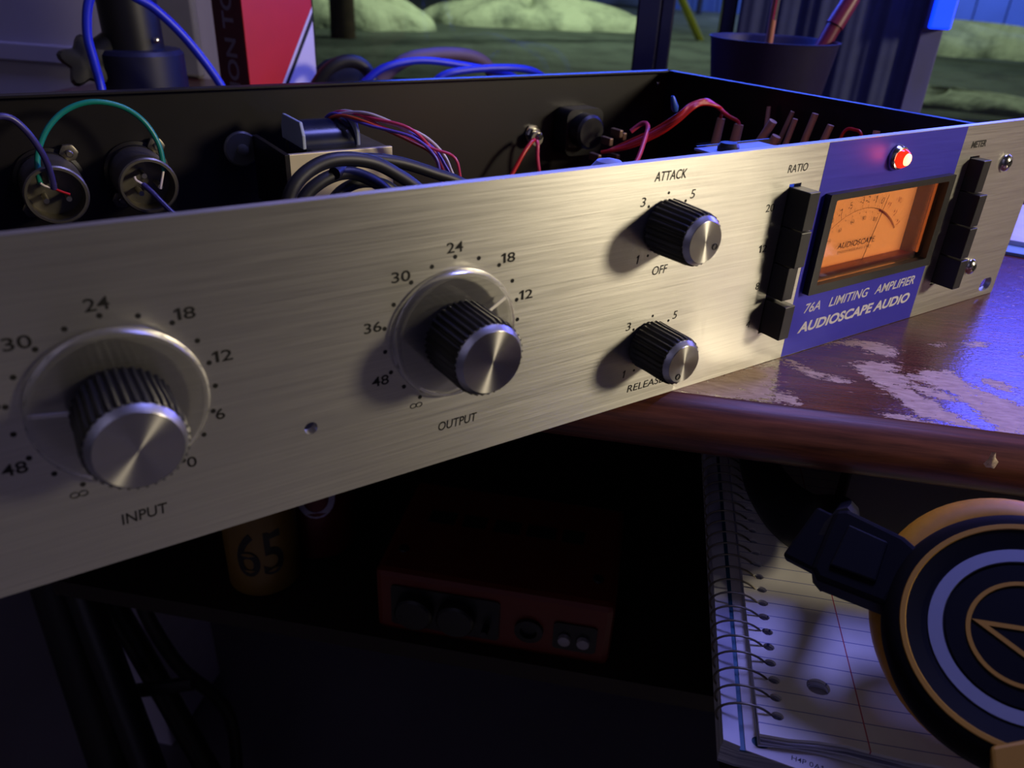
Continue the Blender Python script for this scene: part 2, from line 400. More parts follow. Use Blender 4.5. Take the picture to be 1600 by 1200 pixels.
# ---------------------------------------------------------------- outside
yg = MB(); 
yg.add([(-20000, 900, -900), (60000, -12000, -900), (60000, 60000, -900), (-20000, 60000, -900)], [(0, 1, 2, 3)])
struct('yard_ground', yg, M_yard, smooth=0)
def mound(name, cx, cy, rx, ry, h, rot, label, m=M_snow, seed=0, cat='snow', z=-900):
    rnd = random.Random(seed); mb = MB(); nu, nv = 56, 14; c, s_ = math.cos(rot), math.sin(rot); vs = []; fs = []
    ph = [rnd.uniform(0, 6.28) for _ in range(12)]
    for k in range(nv+1):
        t = k/nv
        for i in range(nu):
            a = 2*math.pi*i/nu
            w_ = 1+.10*math.sin(3*a+ph[0])+.07*math.sin(7*a+ph[1])+.05*math.sin(13*a+ph[2])
            r = math.cos(t*math.pi/2)*w_
            hh = h*math.sin(t*math.pi/2)**.8*(1+.14*math.sin(5*a+ph[3]+3*t)+.09*math.sin(11*a+ph[4]))
            x, y = rx*r*math.cos(a), ry*r*math.sin(a); vs.append((cx+x*c-y*s_, cy+x*s_+y*c, z-20+hh))
    for k in range(nv):
        for i in range(nu):
            j = (i+1) % nu; fs.append((k*nu+i, k*nu+j, (k+1)*nu+j, (k+1)*nu+i))
    fs.append(tuple(range(nv*nu, nv*nu+nu))); mb.add(vs, fs)
    return setp(obj(name, mb, m, smooth=60), label, cat)
# (yaw of a mound follows the line of sight square-on)
mound('snowbank', 8300, 12700, 2050, 900, 430, math.radians(-38), 'long lumpy snowbank outside the left window pane', seed=3)
mound('snowbank', 4700, 12600, 1350, 700, 500, math.radians(-25), 'snowbank behind the brown tree trunk, right of the red carton', seed=5)
mound('snowbank', 13200, 7900, 2600, 900, 420, math.radians(-60), 'upper snowbank seen through the far right window pane', seed=8)
mound('snowbank', 7300, 4150, 950, 420, 150, math.radians(-60), 'low snow patch at the foot of the far right window pane', seed=9)
mound('snow_patch', 2240, 6160, 150, 130, 70, 0, 'tiny snow patch outside just right of the carton', seed=11)
M_bark = mat('brown_bark', (70, 52, 40), .9, var=.4, scale=8, bump=.3)
tt = MB(); tt.cyl((3930, 10800, -900), (4030, 11000, 3500), 170, 14, 120)
setp(obj('tree_trunk', tt, M_bark), 'brown tree trunk outside, just right of the red carton', 'tree')
gw = MB(); gw.tube([(9800, 9950, -900), (8900, 9900, 60), (7900, 9800, 1100), (6000, 9700, 3000)], 62, 8, 3)
setp(obj('guy_wire_guard', gw, mat('yellow_plastic_guard', (165, 160, 30), .5)), 'slanting yellow guard of a guy wire outside the middle window pane', 'wire')
M_siding = mat('glare_blue_siding', (58, 68, 104), .8, var=.2, scale=1.2)  # blue tint put in for LED glare on the window glass
hs = thing('standin_house', 'added dark house beyond the snowbanks, its slate blue standing in for glass glare', 'house', (14000, 20500, -900), rotz=math.radians(-38))
for k in range(14): obj('siding_board', MB().box(-13000, 13000, -30-(k % 2)*8, 60, 20+k*300, 20+k*300+292), M_siding, hs, local=True, smooth=0)
obj('wall', MB().box(-13000, 13000, 60, 400, 0, 4300), M_siding, hs, local=True, smooth=0)
for u in (-8200, -3800, 600, 5000):
    f = obj('window', MB().box(u, u+1300, -70, -20, 1500, 2900), mat('house_window_frame', (120, 125, 130), .5), hs, local=True)
    obj('pane', MB().box(u+90, u+1210, -82, -72, 1590, 2810), mat('dark_pane', (20, 25, 32), .1), f, local=True)
gf = thing('reflection_fence', 'added board fence, its blue standing in for reflection in the right window pane', 'fence', (20500, 11500, -900), rotz=math.radians(-60))  # added boards; the blue imitates a reflection in the pane
for k in range(22): obj('fence_board', MB().box(-7700+k*700, -7700+k*700+670, -30-(k % 2)*15, 30, 0, 2600), mat('reflection_blue_paint', (60, 84, 170), .8, var=.15, scale=1), gf, local=True, smooth=0)
sl = thing('street_lamp', 'distant pale street lamp glowing above the middle window pane', 'lamp', (15600, 15900, -900))
obj('pole', MB().cyl((15600, 15900, -900), (15600, 15900, 900), 70, 10), M_frame, sl)
obj('lamp_head', MB().lathe([(20, 0), (300, 60), (340, 200), (220, 420), (60, 520)], 18, Matrix.Translation((15600, 15900, 330))), mat('lamp_glow', (200, 230, 200), .5, emit=((215, 240, 205), 3.0)), sl)

# ================================================================ THE DESK
desk = thing('desk', 'worn red-brown lacquered wooden desk under the rack unit', 'desk', D(0, 320, -750), rotz=DROT)
# wear map: signed membership of worn patches, laid out on the desk top in its own (u, n) frame
WP = [[(63.7,59.1),(76.9,69.5),(90.3,69.1),(97.1,63.5),(94,56.2),(87.3,55.1),(79.8,63.6)],
 [(44.5,39.4),(51,39.7),(55.2,33.4),(63.4,29.8),(71.2,28.4),(68.6,24.3),(57.2,26.1),(50.5,30.6)],
 [(73.6,44.4),(86.2,50.2),(95.1,47.2),(89.4,41.2),(93.9,39.6),(106.7,48.2),(114.2,47.9),(117,38.6),(121,33.7),(136,20.3),(175,6),(175,-1),(114,-1),(97.9,1.3),(90.1,3.3),(85.8,15.7),(80.8,24.8),(74.7,37.2)],
 [(37.5,9.3),(44.3,11.1),(48.5,2),(39.1,1)], [(-60,30),(12.1,14),(33.5,31.8),(42.3,31.3),(36.9,2.7),(26.1,-.5),(11.8,-.5),(-60,-1)],
 [(76,2.8),(83.2,4.5),(95,.6),(95,-1),(76,-1)], [(124,46),(130,44),(137,38.5),(131.6,34.5),(123.7,38)], [(150,75),(163,72),(158,66),(149,69)],
 [(128,80),(140,84),(139,78),(130,76)], [(112,74),(119,77),(118,72)], [(175,60),(200,80),(230,60),(200,40)]]
WN = [[(98.7,18.4),(106,20.5),(111.2,20.5),(116,1.3),(110.2,-.5),(104.7,9.5)], [(91.7,31),(95.7,24),(100.5,20),(97,19.5),(92,25)], [(93,36),(101,33),(108,26),(103,28),(95,33)]]
def sdf(poly, x, y):
    d = 1e9; ins = False; n = len(poly)
    for i in range(n):
        x1, y1 = poly[i]; x2, y2 = poly[(i+1) % n]
        if (y1 > y) != (y2 > y) and x < (x2-x1)*(y-y1)/(y2-y1)+x1: ins = not ins
        dx, dy = x2-x1, y2-y1; t = max(0, min(1, ((x-x1)*dx+(y-y1)*dy)/(dx*dx+dy*dy+1e-9)))
        d = min(d, math.hypot(x-x1-t*dx, y-y1-t*dy))
    return d if ins else -d
def axis_vals(a, f0, f1, b, fine, coarse):
    v = []; x = a
    while x < f0-1e-6: v.append(x); x += min(coarse, max(fine, f0-x))
    x = f0
    while x < f1: v.append(x); x += fine
    x = f1
    while x < b: v.append(x); x += coarse
    v.append(b); return v
us = axis_vals(-640, -40, 200, 1400, 2.0, 90); ns = axis_vals(0, 0, 110, 648, 2.0, 60)
# edge profile: a rounded, ogee-like nosing below the top arris (n offset, z)
prof = [(0, 0), (-.8, -.6), (-3.5, -1.6), (-7.5, -4.2), (-10.3, -8.2), (-11.3, -11.5), (-11.0, -15), (-10.2, -18.2), (-8.4, -20.6), (-7.6, -21.2), (648, -21.4)]
rows = list(reversed(ns[1:]))
dv = []; df = []; wear = []
def wv(u, n):
    v = max(-4.5, max(sdf(p, u, n) for p in WP)); v = min(v, -max(sdf(p, u, n) for p in WN))
    return max(0, min(1, .5+v/9.0))
line = [(n, 0) for n in rows]+[(0, 0)]
for (n, z) in line:
    for u in us:
        dv.append((u, n-320, z+750)); wear.append(wv(u, n) if z == 0 else (-1 if z < -3 else .3))
nu = len(us)
nose_v = [(u, n-320, z+750) for (n, z) in prof for u in us]
nose_f = [(k*nu+i, k*nu+i+1, (k+1)*nu+i+1, (k+1)*nu+i) for k in range(len(prof)-1) for i in range(nu-1)]
for k in range(len(line)-1):
    for i in range(nu-1): df.append((k*nu+i, k*nu+i+1, (k+1)*nu+i+1, (k+1)*nu+i))
top = obj('desk_top', (dv, df), M_desk, desk, smooth=33, local=True)
a_ = top.data.attributes.new('wear', 'FLOAT', 'POINT')
for i, v in enumerate(wear): a_.data[i].value = v
ch = MB().lathe([(.3, -.3), (1.1, .1), (1.8, .5), (1.2, .9), (.4, 1.1)], 9, Matrix.Translation((111.5, -320+-11.3, 750+-5.7)) @ Matrix.Rotation(math.radians(90), 4, 'X') @ Matrix.Scale(1.9, 4, (0, 1, 0)), mod=lambda i, k: 1+.35*math.sin(i*2.3+k))
obj('chipped_spot', ch, mat('bare_chipped_wood', (196, 178, 160), .8, var=.3, scale=900), desk, local=True, label='small pale chip in the desk edge')
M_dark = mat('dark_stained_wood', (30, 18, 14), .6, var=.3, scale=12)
for (u0, u1, n0) in ((-636, -606, 250), (880, 910, -300)):
    obj('side_panel', MB().box(u0, u1, n0, 325, 0, 722), M_dark, desk, local=True)
obj('front_edge', (nose_v, nose_f), nosing_mat(), desk, smooth=33, local=True, label='rounded dark red-brown front edge')
obj('apron', MB().box(72, 860, -317, -306, 696, 727), M_dark, desk, local=True, bevel=1)
obj('pull_out_tray', MB().box(30, 870, -425, 190, 650, 664), M_dark, desk, local=True, bevel=1.5)
for u in (200, 700): obj('tray_runner', MB().box(u, u+18, -300, 180, 664, 721), M_black, desk, local=True)
obj('lower_shelf', MB().box(-430, 300, -202, 300, 445, 460), mat('brown_shelf_board', (30, 18, 12), .6, var=.3, scale=10), desk, local=True)
for u in (-430, 285): obj('shelf_upright', MB().box(u, u+15, -200, 300, 460, 721), M_dark, desk, local=True)

# ================================================================ THE RACK UNIT
rk = thing('rack_compressor', 'silver two-unit rack limiting amplifier with open top, resting on the desk corner', 'amplifier', (-241, 108, 0))
H = 88.1; WD = 482.6
XI, XO, ZD = -408.9, -318.6, 45.0
slotR = rect(-180.8, -174.2, 14.8, 74.3); slotM = rect(-62.9, -55.3, 14.8, 74.6); met = rect(-155.5, -77.5, 30.5, 66.5)
def ear(cx, cz): return rrect(cx-5.2, cx+5.2, cz-3.4, cz+3.4, 3.3)
outer = rrect(-WD, 0, 0.2, H, .8, 3)
fp = plate([outer, slotR, slotM, met, circle(-363.8, 24.9, 1.9, 24), ear(-9.3, 6.2), ear(-9.3, 82), ear(-473.3, 6.2), ear(-473.3, 82)], 3.0, PM(0, 0, 3.0))
FP = obj('front_panel', fp, M_panel, rk, smooth=0)
BLL, BLR = -162.9, -72.0
pb = plate([rect(BLL, BLR, 0.3, H-.3), met, circle(-119, 79, 3.2)], .08, PM(0, 0, 0.0))
obj('painted_band', pb, M_blue, FP, smooth=30, label='blue painted band around the meter')
# chassis: the sheet-metal box behind
sw = MB()
def wallseg(mb, x0, y0, x1, y1, z0, z1, t):
    d = Vector((x1-x0, y1-y0, 0)).normalized(); n = Vector((-d.y, d.x, 0))*t
    a, b = Vector((x0, y0, 0)), Vector((x1, y1, 0)); ps = []
    for z in (z0, z1):
        for p in (a, b, b+n, a+n): ps.append((p.x, p.y, z))
    mb.add(ps, [(3, 2, 1, 0), (4, 5, 6, 7), (0, 1, 5, 4), (1, 2, 6, 5), (2, 3, 7, 6), (3, 0, 4, 7)]); return mb
ZR = 83.5
RF, RB = (-27.5, 3.2), (-42.0, 216.0)
sr = wallseg(MB(), RF[0], RF[1], RB[0], RB[1], 1, ZR, 1.2); wallseg(sr, RF[0], RF[1], RB[0], RB[1], ZR-1.2, ZR, 5.0)
obj('side_wall', sr, M_steel, rk, smooth=0, bevel=.3)
sl_ = wallseg(MB(), -457, 216, -457, 3.2, 1, ZR, 1.2); wallseg(sl_, -457, 216, -457, 3.2, ZR-1.2, ZR, 5.0)
obj('side_wall', sl_, M_steel, rk, smooth=0, bevel=.3)
rp = MB().box(-457, -42, 216, 217.5, 1, ZR); rp.box(-457, -42, 211, 216, ZR-1.2, ZR)
RP = obj('rear_panel', rp, M_steel, rk, smooth=0, bevel=.3)
obj('chassis_floor', MB().box(-457, -30, 3.2, 216, .4, 1.6), M_steel, rk, smooth=0)
obj('rear_rivet', MB().lathe([(1.6, 0), (1.2, .6), (.3, .9)], 12, PM(-50, 75.6, 215.6)), M_chrome, rk)
# ---- lettering and marks
def lab(body, cx, cz, w, h, m=M_ink, shear=.0, bold=.0, y=-.02, name='lettering', parent=None):
    return obj(name, text_mb(body, w, h, PM(cx, cz, y), shear, bold), m, parent or FP, smooth=0, origin=(cx, y, cz))
def dots(pts, r, y=-.01):
    mb = MB()
    for x, z in pts: mb.lathe([(r, 0), (r, .06)], 16, PM(x, z, y))
    return mb
DOTS = [(-148.7, 22.4), (-130.5, 22.0), (-112.6, 22.4), (-94.5, 22.3), (-76.5, 22.8), (-58.1, 22.6), (-38.2, 22.3), (-19.4, 22.3), (-.3, 22.8), (19.7, 22.55), (38.8, 23.2), (57.5, 23.0), (74.4, 22.1), (91.8, 21.9), (110.4, 21.8), (128.4, 22.1), (150.1, 22.8)]
for X in (XI, XO):
    obj('scale_marks', dots([(X+r*math.sin(math.radians(a)), ZD+r*math.cos(math.radians(a))) for a, r in DOTS], .66), M_ink, FP, smooth=0)
    for tx, dx, dz, w_, in (('24', -.2, 25.6, 5.2), ('18', 17.6, 19.9, 4.8), ('30', -16.8, 19.7, 5.6), ('12', 24.6, 7.1, 4.9), ('6', 22.0, -8.9, 2.3), ('0', 13.3, -20.8, 2.4), ('48', -24.0, -10.5, 5.2), ('36', -25.6, 6.4, 5.2)):
        lab(tx, X+dx, ZD+dz, w_, 3.1, bold=.01, name='numeral')
    inf = MB(); 
    for s_ in (-1, 1): inf.tube([(X-12.9+s_*.95+.95*math.cos(a), -.03, ZD-21.6+.72*math.sin(a)) for a in [2*math.pi*i/14 for i in range(14)]], .17, 6, 1, True)
    obj('infinity_sign', inf, M_ink, FP)
lab('INPUT', -408.8, 12.6, 10.8, 3.2, shear=.08, bold=.012); lab('OUTPUT', -317.3, 13.6, 13.6, 3.1, shear=.12, bold=.008)
lab('ATTACK', -240.2, 83.2, 13.6, 3.1, shear=.14, bold=.008); lab('OFF', -239.5, 51.2, 6.6, 3.1, shear=.14, bold=.004)
lab('RELEASE', -238.4, 6.9, 17.4, 2.9, shear=.14, bold=.004)
obj('scale_marks', dots([(-248.2, 73.9), (-240.2, 77.5), (-232.1, 74.0), (-245.8, 57.1)], .5), M_ink, FP, smooth=0)
obj('scale_marks', dots([(-247.9, 30.7), (-239.7, 34.2), (-231.7, 30.8), (-245.2, 14.1)], .5), M_ink, FP, smooth=0)
for tx, x, z in (('3', -250.7, 75.6), ('5', -229.2, 76.0), ('1', -250.2, 56.4), ('3', -250.4, 32.3), ('5', -228.8, 32.5), ('1', -249.9, 13.6)):
    lab(tx, x, z, 1.9 if tx != '1' else 1.0, 3.0, shear=.14, name='numeral')
lab('RATIO', -177.9, 80.0, 10.6, 2.9, shear=.08, bold=.006); lab('METER', -59.0, 79.8, 11.6, 2.9, shear=.05, bold=.03)
for tx, x, z in (('20', -188.9, 66.6), ('12', -188.4, 51.2), ('8', -187.0, 36.1), ('4', -188.0, 20.5)): lab(tx, x, z, 2.0*len(tx)+.4*(len(tx)-1), 2.9, name='numeral')
lab('76A   LIMITING   AMPLIFIER', -116.0, 20.5, 77.0, 4.3, M_white_ink, .22, .012, -.12)
lab('AUDIOSCAPE AUDIO', -116.6, 11.9, 77.4, 4.8, M_white_ink, .22, .035, -.12)
# ---- knobs
def knob(cx, cz, rb, rf, depth, nf, name, disc=None, pointer=None, ring=None, flute=.06):
    n = nf*6
    def fl(i, k): return 1-flute*(1 if (i % 6) in (3, 4) else (.55 if (i % 6) in (2, 5) else 0)) if 1 <= k <= 5 else 1
    y0 = .4 if disc is None else 3.4; d = depth-y0
    pr = [(rb*.93, 0), (rb, .5), (rb-.15, d*.3), (rf+.25, d*.8), (rf+.05, d-2.6), (rf-.1, d-2.0), (rf-.7, d-1.9)]
    K = obj(name, MB().lathe(pr, n, PM(cx, cz, -y0), fl), M_knob, rk, smooth=28, origin=(cx, -y0, cz))
    rc = rf-.6
    obj('cap_rim', MB().lathe([(rc, -.3), (rc, .5), (rc-.25, .8), (rc-1.2, 1.98), (rc-1.25, 2.02)], 96, PM(cx, cz, -(depth-2.2)), cap=False), M_capedge, K, smooth=25, origin=(cx, -(depth-2.2), cz))
    obj('cap_face', MB().lathe([(rc-1.25, 0), (rc-1.25, .12), (rc-1.3, .15)], 96, PM(cx, cz, -(depth-.15))), M_turn, K, smooth=20, origin=(cx, -depth+.2, cz))
    if disc:
        obj('dial_disc_rim', MB().lathe([(disc-1.7, 2.5), (disc-.8, 2.3), (disc, 1.2), (disc, .2), (disc-.2, 0)], 96, PM(cx, cz, -.9), cap=False), M_acryl_edge, K, smooth=40, label='clear bevelled rim of the dial disc')
        a = math.radians(pointer); p0, p1 = 11.2, disc-.9; dx, dz = math.cos(a), math.sin(a)
        m = PM(cx, cz, -2.6) @ Matrix.Rotation(a, 4, 'Z')
        obj('pointer_line', MB().box(p0, p1, -.5, .5, .42, .6, m), mat('pale_pointer', (236, 232, 226), .5, var=.02), K, smooth=0, label='pale engraved pointer line')
        obj('disc_face', MB().lathe([(disc-1.7, 0), (disc-1.7, .1)], 96, PM(cx, cz, -2.9)), M_acrylic, K, smooth=30, label='clear front of the dial disc')
    if ring:
        obj('index_ring', MB().tube([(cx+ring[0]+.95*math.cos(t), -depth-.1, cz+ring[1]+.95*math.sin(t)) for t in [2*math.pi*i/20 for i in range(20)]], .2, 6, 1, True), M_ink, K)
    return K
knob(XI+.2, ZD+.2, 11.3, 11.1, 23.2, 36, 'input_knob', 20.0, 171)
knob(XO-.4, ZD-.3, 11.5, 11.1, 22.2, 36, 'output_knob', 20.0, 30.5)
knob(-240.2, 66.6, 9.3, 8.6, 19.0, 28, 'attack_knob', ring=(4.3, -2.0))
knob(-240.4, 23.8, 9.0, 8.6, 18.6, 28, 'release_knob', ring=(-2.0, -4.3))
# ---- push buttons
def button(x0, x1, z0, z1, d, name):
    o = obj(name, MB().box(x0, x1, -d, 9, z0, z1), M_btn, rk, smooth=0, bevel=.35, origin=((x0+x1)/2, 0, (z0+z1)/2)); return o
for z0, z1, d in ((59.1, 73.3, 9.3), (44.9, 58.6, 9.4), (31.1, 44.4, 7.3), (15.5, 29.5, 9.7)): button(-180.4, -174.6, z0, z1, d, 'ratio_button')
for z0, z1, d in ((60.1, 74.0, 6.5), (45.5, 59.6, 9.4), (30.8, 44.8, 9.9), (16.2, 30.0, 10.6)): button(-62.6, -56.6, z0, z1, d, 'meter_button')
# ---- screws beside the meter buttons, pan heads
for x, z in ((-31.5, 69.4), (-31.5, 19.3)):
    s_ = obj('panel_screw', MB().lathe([(4.1, 0), (4.0, .8), (3.2, 1.8), (1.7, 2.4), (1.6, 1.4)], 28, PM(x, z, -.02)), M_chrome, rk, smooth=40)
    obj('screw_recess', MB().box(-1.8, 1.8, -.35, .35, 1.9, 2.5, PM(x, z)).box(-.35, .35, -1.8, 1.8, 1.9, 2.5, PM(x, z)), M_ink, s_, smooth=0)
# ---- indicator lamp
il = obj('indicator_lamp', MB().lathe([(5.1, 0), (5.1, 1.0), (4.4, 2.4), (3.7, 2.6), (3.7, 1.2)], 40, PM(-119.0, 79.0, -.05), cap=False), M_chrome, rk, smooth=40)
lens = mat('red_jewel_lens', (200, 30, 20), .15, emit=((255, 38, 14), 1.6))
obj('lens', MB().lathe([(3.8, 1.5), (3.7, 3.4), (3.0, 4.6), (1.8, 5.3), (.4, 5.6)], 32, PM(-119.0, 79.0, 0)), lens, il, smooth=60, label='glowing orange-red jewel lens')
obj('glowing_core', MB().lathe([(2.6, 4.3), (2.3, 5.4), (1.4, 5.95), (.3, 6.1)], 24, PM(-119.0, 79.0, 0)), mat('lamp_core', (255, 200, 150), .5, emit=((255, 176, 120), 3.0)), il, smooth=60)
light('indicator_bulb', 'POINT', (-119.0, -7.5, 79.0), .0045, (1, .08, .03), .0025)
# ---- meter
bz = plate([rrect(-158.6, -75.0, 27.9, 68.7, .5, 2), rrect(-154.6, -79.2, 31.6, 66.2, .6, 2)], 3.2, PM(0, 0, 0.2))
VM = obj('meter_bezel', bz, M_black, rk, smooth=30, bevel=.4)
M_face = mat('lit_meter_card', (255, 176, 92), .7, var=.02, emit=((255, 156, 84), 1.7))
MC['lit_meter_card'].node_tree.nodes['Principled BSDF'].inputs['Specular IOR Level'].default_value = 0
obj('dial_face', MB().box(-152.5, -83.2, 8.0, 8.6, 29.0, 68.0), M_face, VM, smooth=0, label='orange backlit meter card')
hw = MB().box(-155.6, -153.8, .2, 9, 30, 67); hw.box(-155.6, -78.0, .2, 9, 66.6, 68.4)
obj('housing_wall', hw, M_black, VM, smooth=0)
obj('housing_wall', MB().box(-83.2, -81.9, 1.2, 9, 30, 67), mat('smoky_meter_side', (120, 110, 112), .35), VM, smooth=0, label='smoky grey inner side wall')
obj('light_leak', MB().box(-81.0, -80.2, 1.0, 3.0, 33.6, 66), mat('orange_leak_glow', (255, 150, 90), .5, emit=((255, 130, 60), 1.3)), VM, smooth=0, label='thin orange light leak at the right edge')  # painted glow: meter light leaking along the clear plastic edge
obj('housing_wall', MB().box(-80.1, -78.4, .2, 9, 30, 67), M_black, VM, smooth=0)
obj('lower_lip', MB().box(-153.8, -80.2, 2.4, 8.0, 29.6, 33.2), mat('brown_meter_lip', (150, 80, 66), .4), VM, smooth=0, bevel=.3)
obj('meter_glass', MB().box(-154.4, -79.4, -.4, 0.1, 31.7, 66.1), M_meterglass, VM, smooth=0)
PX, PZ, R0 = -118.0, 22.1, 34.0; yF = 7.94
def pa(deg, r): a = math.radians(deg); return PX+r*math.sin(a), PZ+r*math.cos(a)
def arc(a0, a1, r0, r1, y, m):
    mb = MB(); n = 36; vs = []; fs = []
    for i in range(n+1):
        a = a0+(a1-a0)*i/n
        for r in (r0, r1): x, z = pa(a, r); vs.append((x, y, z))
    fs = [(2*i, 2*i+1, 2*i+3, 2*i+2) for i in range(n)]; return mb.add(vs, fs)
M_dial_ink = mat('dark_brown_dial_ink', (52, 26, 14), .6); M_dial_red = mat('red_dial_ink', (185, 24, 34), .6)
obj('scale_arc', arc(-46, 20, R0-.12, R0+.12, yF, None), M_dial_ink, VM, smooth=0)
obj('red_arc', arc(17.5, 49, R0-.75, R0+.35, yF-.01, None), M_dial_red, VM, smooth=0, label='red overload arc')
tk = MB()
def tick(mb, a, r0, r1, w_=.1):
    (x0, z0), (x1, z1) = pa(a, r0), pa(a, r1); d = Vector((z1-z0, 0, -(x1-x0))).normalized()*w_
    mb.add([(x0-d.x, yF, z0-d.z), (x0+d.x, yF, z0+d.z), (x1+d.x, yF, z1+d.z), (x1-d.x, yF, z1-d.z)], [(0, 1, 2, 3)])
for a in (-43, -35.5, -25.2, -16, -3.5, 3.2, 10.5, 19.2): tick(tk, a, R0+.2, R0+2.6)
for a in (-21, -11.5, 14.2, 16.8): tick(tk, a, R0+.2, R0+1.6)
obj('tick_marks', tk, M_dial_ink, VM, smooth=0)
tr_ = MB()
for a in (28, 38.5, 48): tick(tr_, a, R0+.2, R0+2.6)
obj('tick_marks', tr_, M_dial_red, VM, smooth=0)
dd = MB()
for x, z in ((-139.6, 46.1), (-136.6, 48.4), (-133.4, 50.5), (-129.5, 52.2), (-125.4, 53.6), (-120.9, 54.3), (-116.6, 54.3), (-112.1, 53.8), (-107.8, 52.6)): dd.lathe([(.32, 0), (.32, .03)], 10, PM(x, z, yF))
obj('scale_dots', dd, M_dial_ink, VM, smooth=0)
def mtxt(body, cx, cz, w_, h, rot=0.0, m=M_dial_ink, bold=0.0, shear=0.0):
    return obj('numeral' if len(body) < 4 else 'lettering', text_mb(body, w_, h, PM(cx, cz, yF) @ Matrix.Rotation(math.radians(rot), 4, 'Z'), shear, bold, .03), m, VM, smooth=0)
for b_, x, z, w_, r_ in (('10', -139.3, 53.3, 3.2, 38), ('-7', -134.0, 56.0, 2.6, 26), ('-5', -128.6, 58.3, 2.6, 18), ('-3', -121.3, 59.9, 2.6, 6), ('-2', -117.4, 59.9, 2.6, 0), ('-1', -112.3, 59.5, 2.2, -6), ('0', -106.6, 58.2, 1.8, -18)): mtxt(b_, x, z, w_, 2.9, r_)
mtxt('20', -143.8, 51.0, 3.2, 2.9, 42)
for b_, x, z, w_, r_ in (('+1', -101.2, 56.0, 2.4, -26), ('+2', -95.2, 51.8, 2.6, -38), ('+3', -91.0, 47.0, 2.6, -48), ('VU', -93.8, 57.0, 3.4, -20)): mtxt(b_, x, z, w_, 2.3, r_, M_dial_red)
for b_, x, z, w_, r_ in (('0', -140.6, 41.8, 1.3, 42), ('20', -137.4, 44.4, 2.4, 34), ('40', -131.9, 48.4, 2.4, 26), ('60', -124.6, 51.2, 2.4, 14), ('80', -116.9, 51.8, 2.4, 2), ('100', -108.9, 50.4, 3.2, -10)): mtxt(b_, x, z, w_, 1.9, r_)
mtxt('AUDIOSCAPE', -117.8, 41.2, 25.6, 2.7, 0, bold=.02, shear=.1); mtxt('ENGINEERING LTD', -118.2, 38.2, 23.0, 1.2, 0)
nd = MB(); nd.cyl((-116.9, 5.8, 22.5), (-106.6, 5.8, 61.4), .22, 8, .12)
obj('needle', nd, M_dial_ink, VM)

# ---------------------------------------------------------------- inside the chassis
def socket(cx, cz, rot):
    s_ = obj('xlr_socket', MB().lathe([(14.0, 0), (14.0, 1.2), (12.6, 1.6), (12.6, 4), (12.2, 4)], 40, PM(cx, cz, 215.8)), M_steel, rk, smooth=35, origin=(cx, 215, cz))
    obj('barrel', MB().lathe([(12.2, 0), (12.2, 24), (11.6, 24.6), (10.6, 24.6), (10.4, 20), (10.4, 14), (.1, 14)], 44, PM(cx, cz, 212), cap=False), M_zinc, s_, smooth=35)
    for k, a in enumerate((90, 205, 335)):
        a = math.radians(a+rot); obj('solder_pin', MB().cyl((cx+4.6*math.cos(a), 200, cz+4.6*math.sin(a)), (cx+4.6*math.cos(a), 188, cz+4.6*math.sin(a)), 1.1, 10), M_solder, s_)
    for sx, sz in ((9.4, 11.8), (-9.4, -11.0)):
        n_ = obj('mounting_nut', MB().lathe([(3.4, 0), (3.4, 2.6), (3.0, 2.8), (1.5, 2.8), (1.5, 5), (1.1, 5.4)], 6 if 0 else 24, PM(cx+sx, cz+sz, 214), mod=lambda i, k: 1.0 if k > 2 else (1+.10*(i % 4 == 0))), M_zinc, s_, smooth=35)
socket(-402.6, 47.3, 0); socket(-366.8, 47.6, 15)
def tubeo(name, pts, r, m, parent=rk, n=10, sub=6, **k): return obj(name, MB().tube(pts, r, n, sub), m, parent, smooth=60, **k)
tubeo('ground_wire', [(-407.4, 190, 52), (-407.2, 190, 57), (-405.5, 191, 64.5), (-400, 192, 73.5), (-391.8, 193, 80), (-381.8, 193, 82.6), (-371.3, 193, 80.2), (-363.8, 192, 73.9), (-359.6, 191, 64), (-359.4, 190, 53)], 1.15, M_green, label='teal green wire arching between the two sockets')
tubeo('signal_wire', [(-430, 178, 66), (-420, 179, 79), (-413.2, 180, 80.5), (-408.2, 181, 75), (-404.6, 183, 66), (-403.2, 186, 58), (-403, 189, 50)], 1.3, M_purple, label='dark purple wire into the left socket')
tubeo('signal_wire', [(-369, 188, 48.5), (-366.5, 184, 45.6), (-362.5, 178, 40), (-355, 170, 30), (-345, 160, 12)], 1.2, M_purple, label='dark wire from the right socket')
tubeo('wire_lead', [(-403, 189, 50), (-400.4, 188, 48.6), (-397.8, 187, 47.5)], .55, M_red); tubeo('wire_lead', [(-403, 189, 50), (-406, 188.5, 51.5), (-407.5, 188, 53)], .5, M_whitew)
tubeo('wire_lead', [(-369, 188, 48.5), (-371.5, 188.5, 50.5), (-371.8, 189, 52)], .55, M_whitew); tubeo('wire_lead', [(-359.4, 190, 54), (-361, 188.5, 50), (-362.5, 188, 46)], .55, M_whitew)
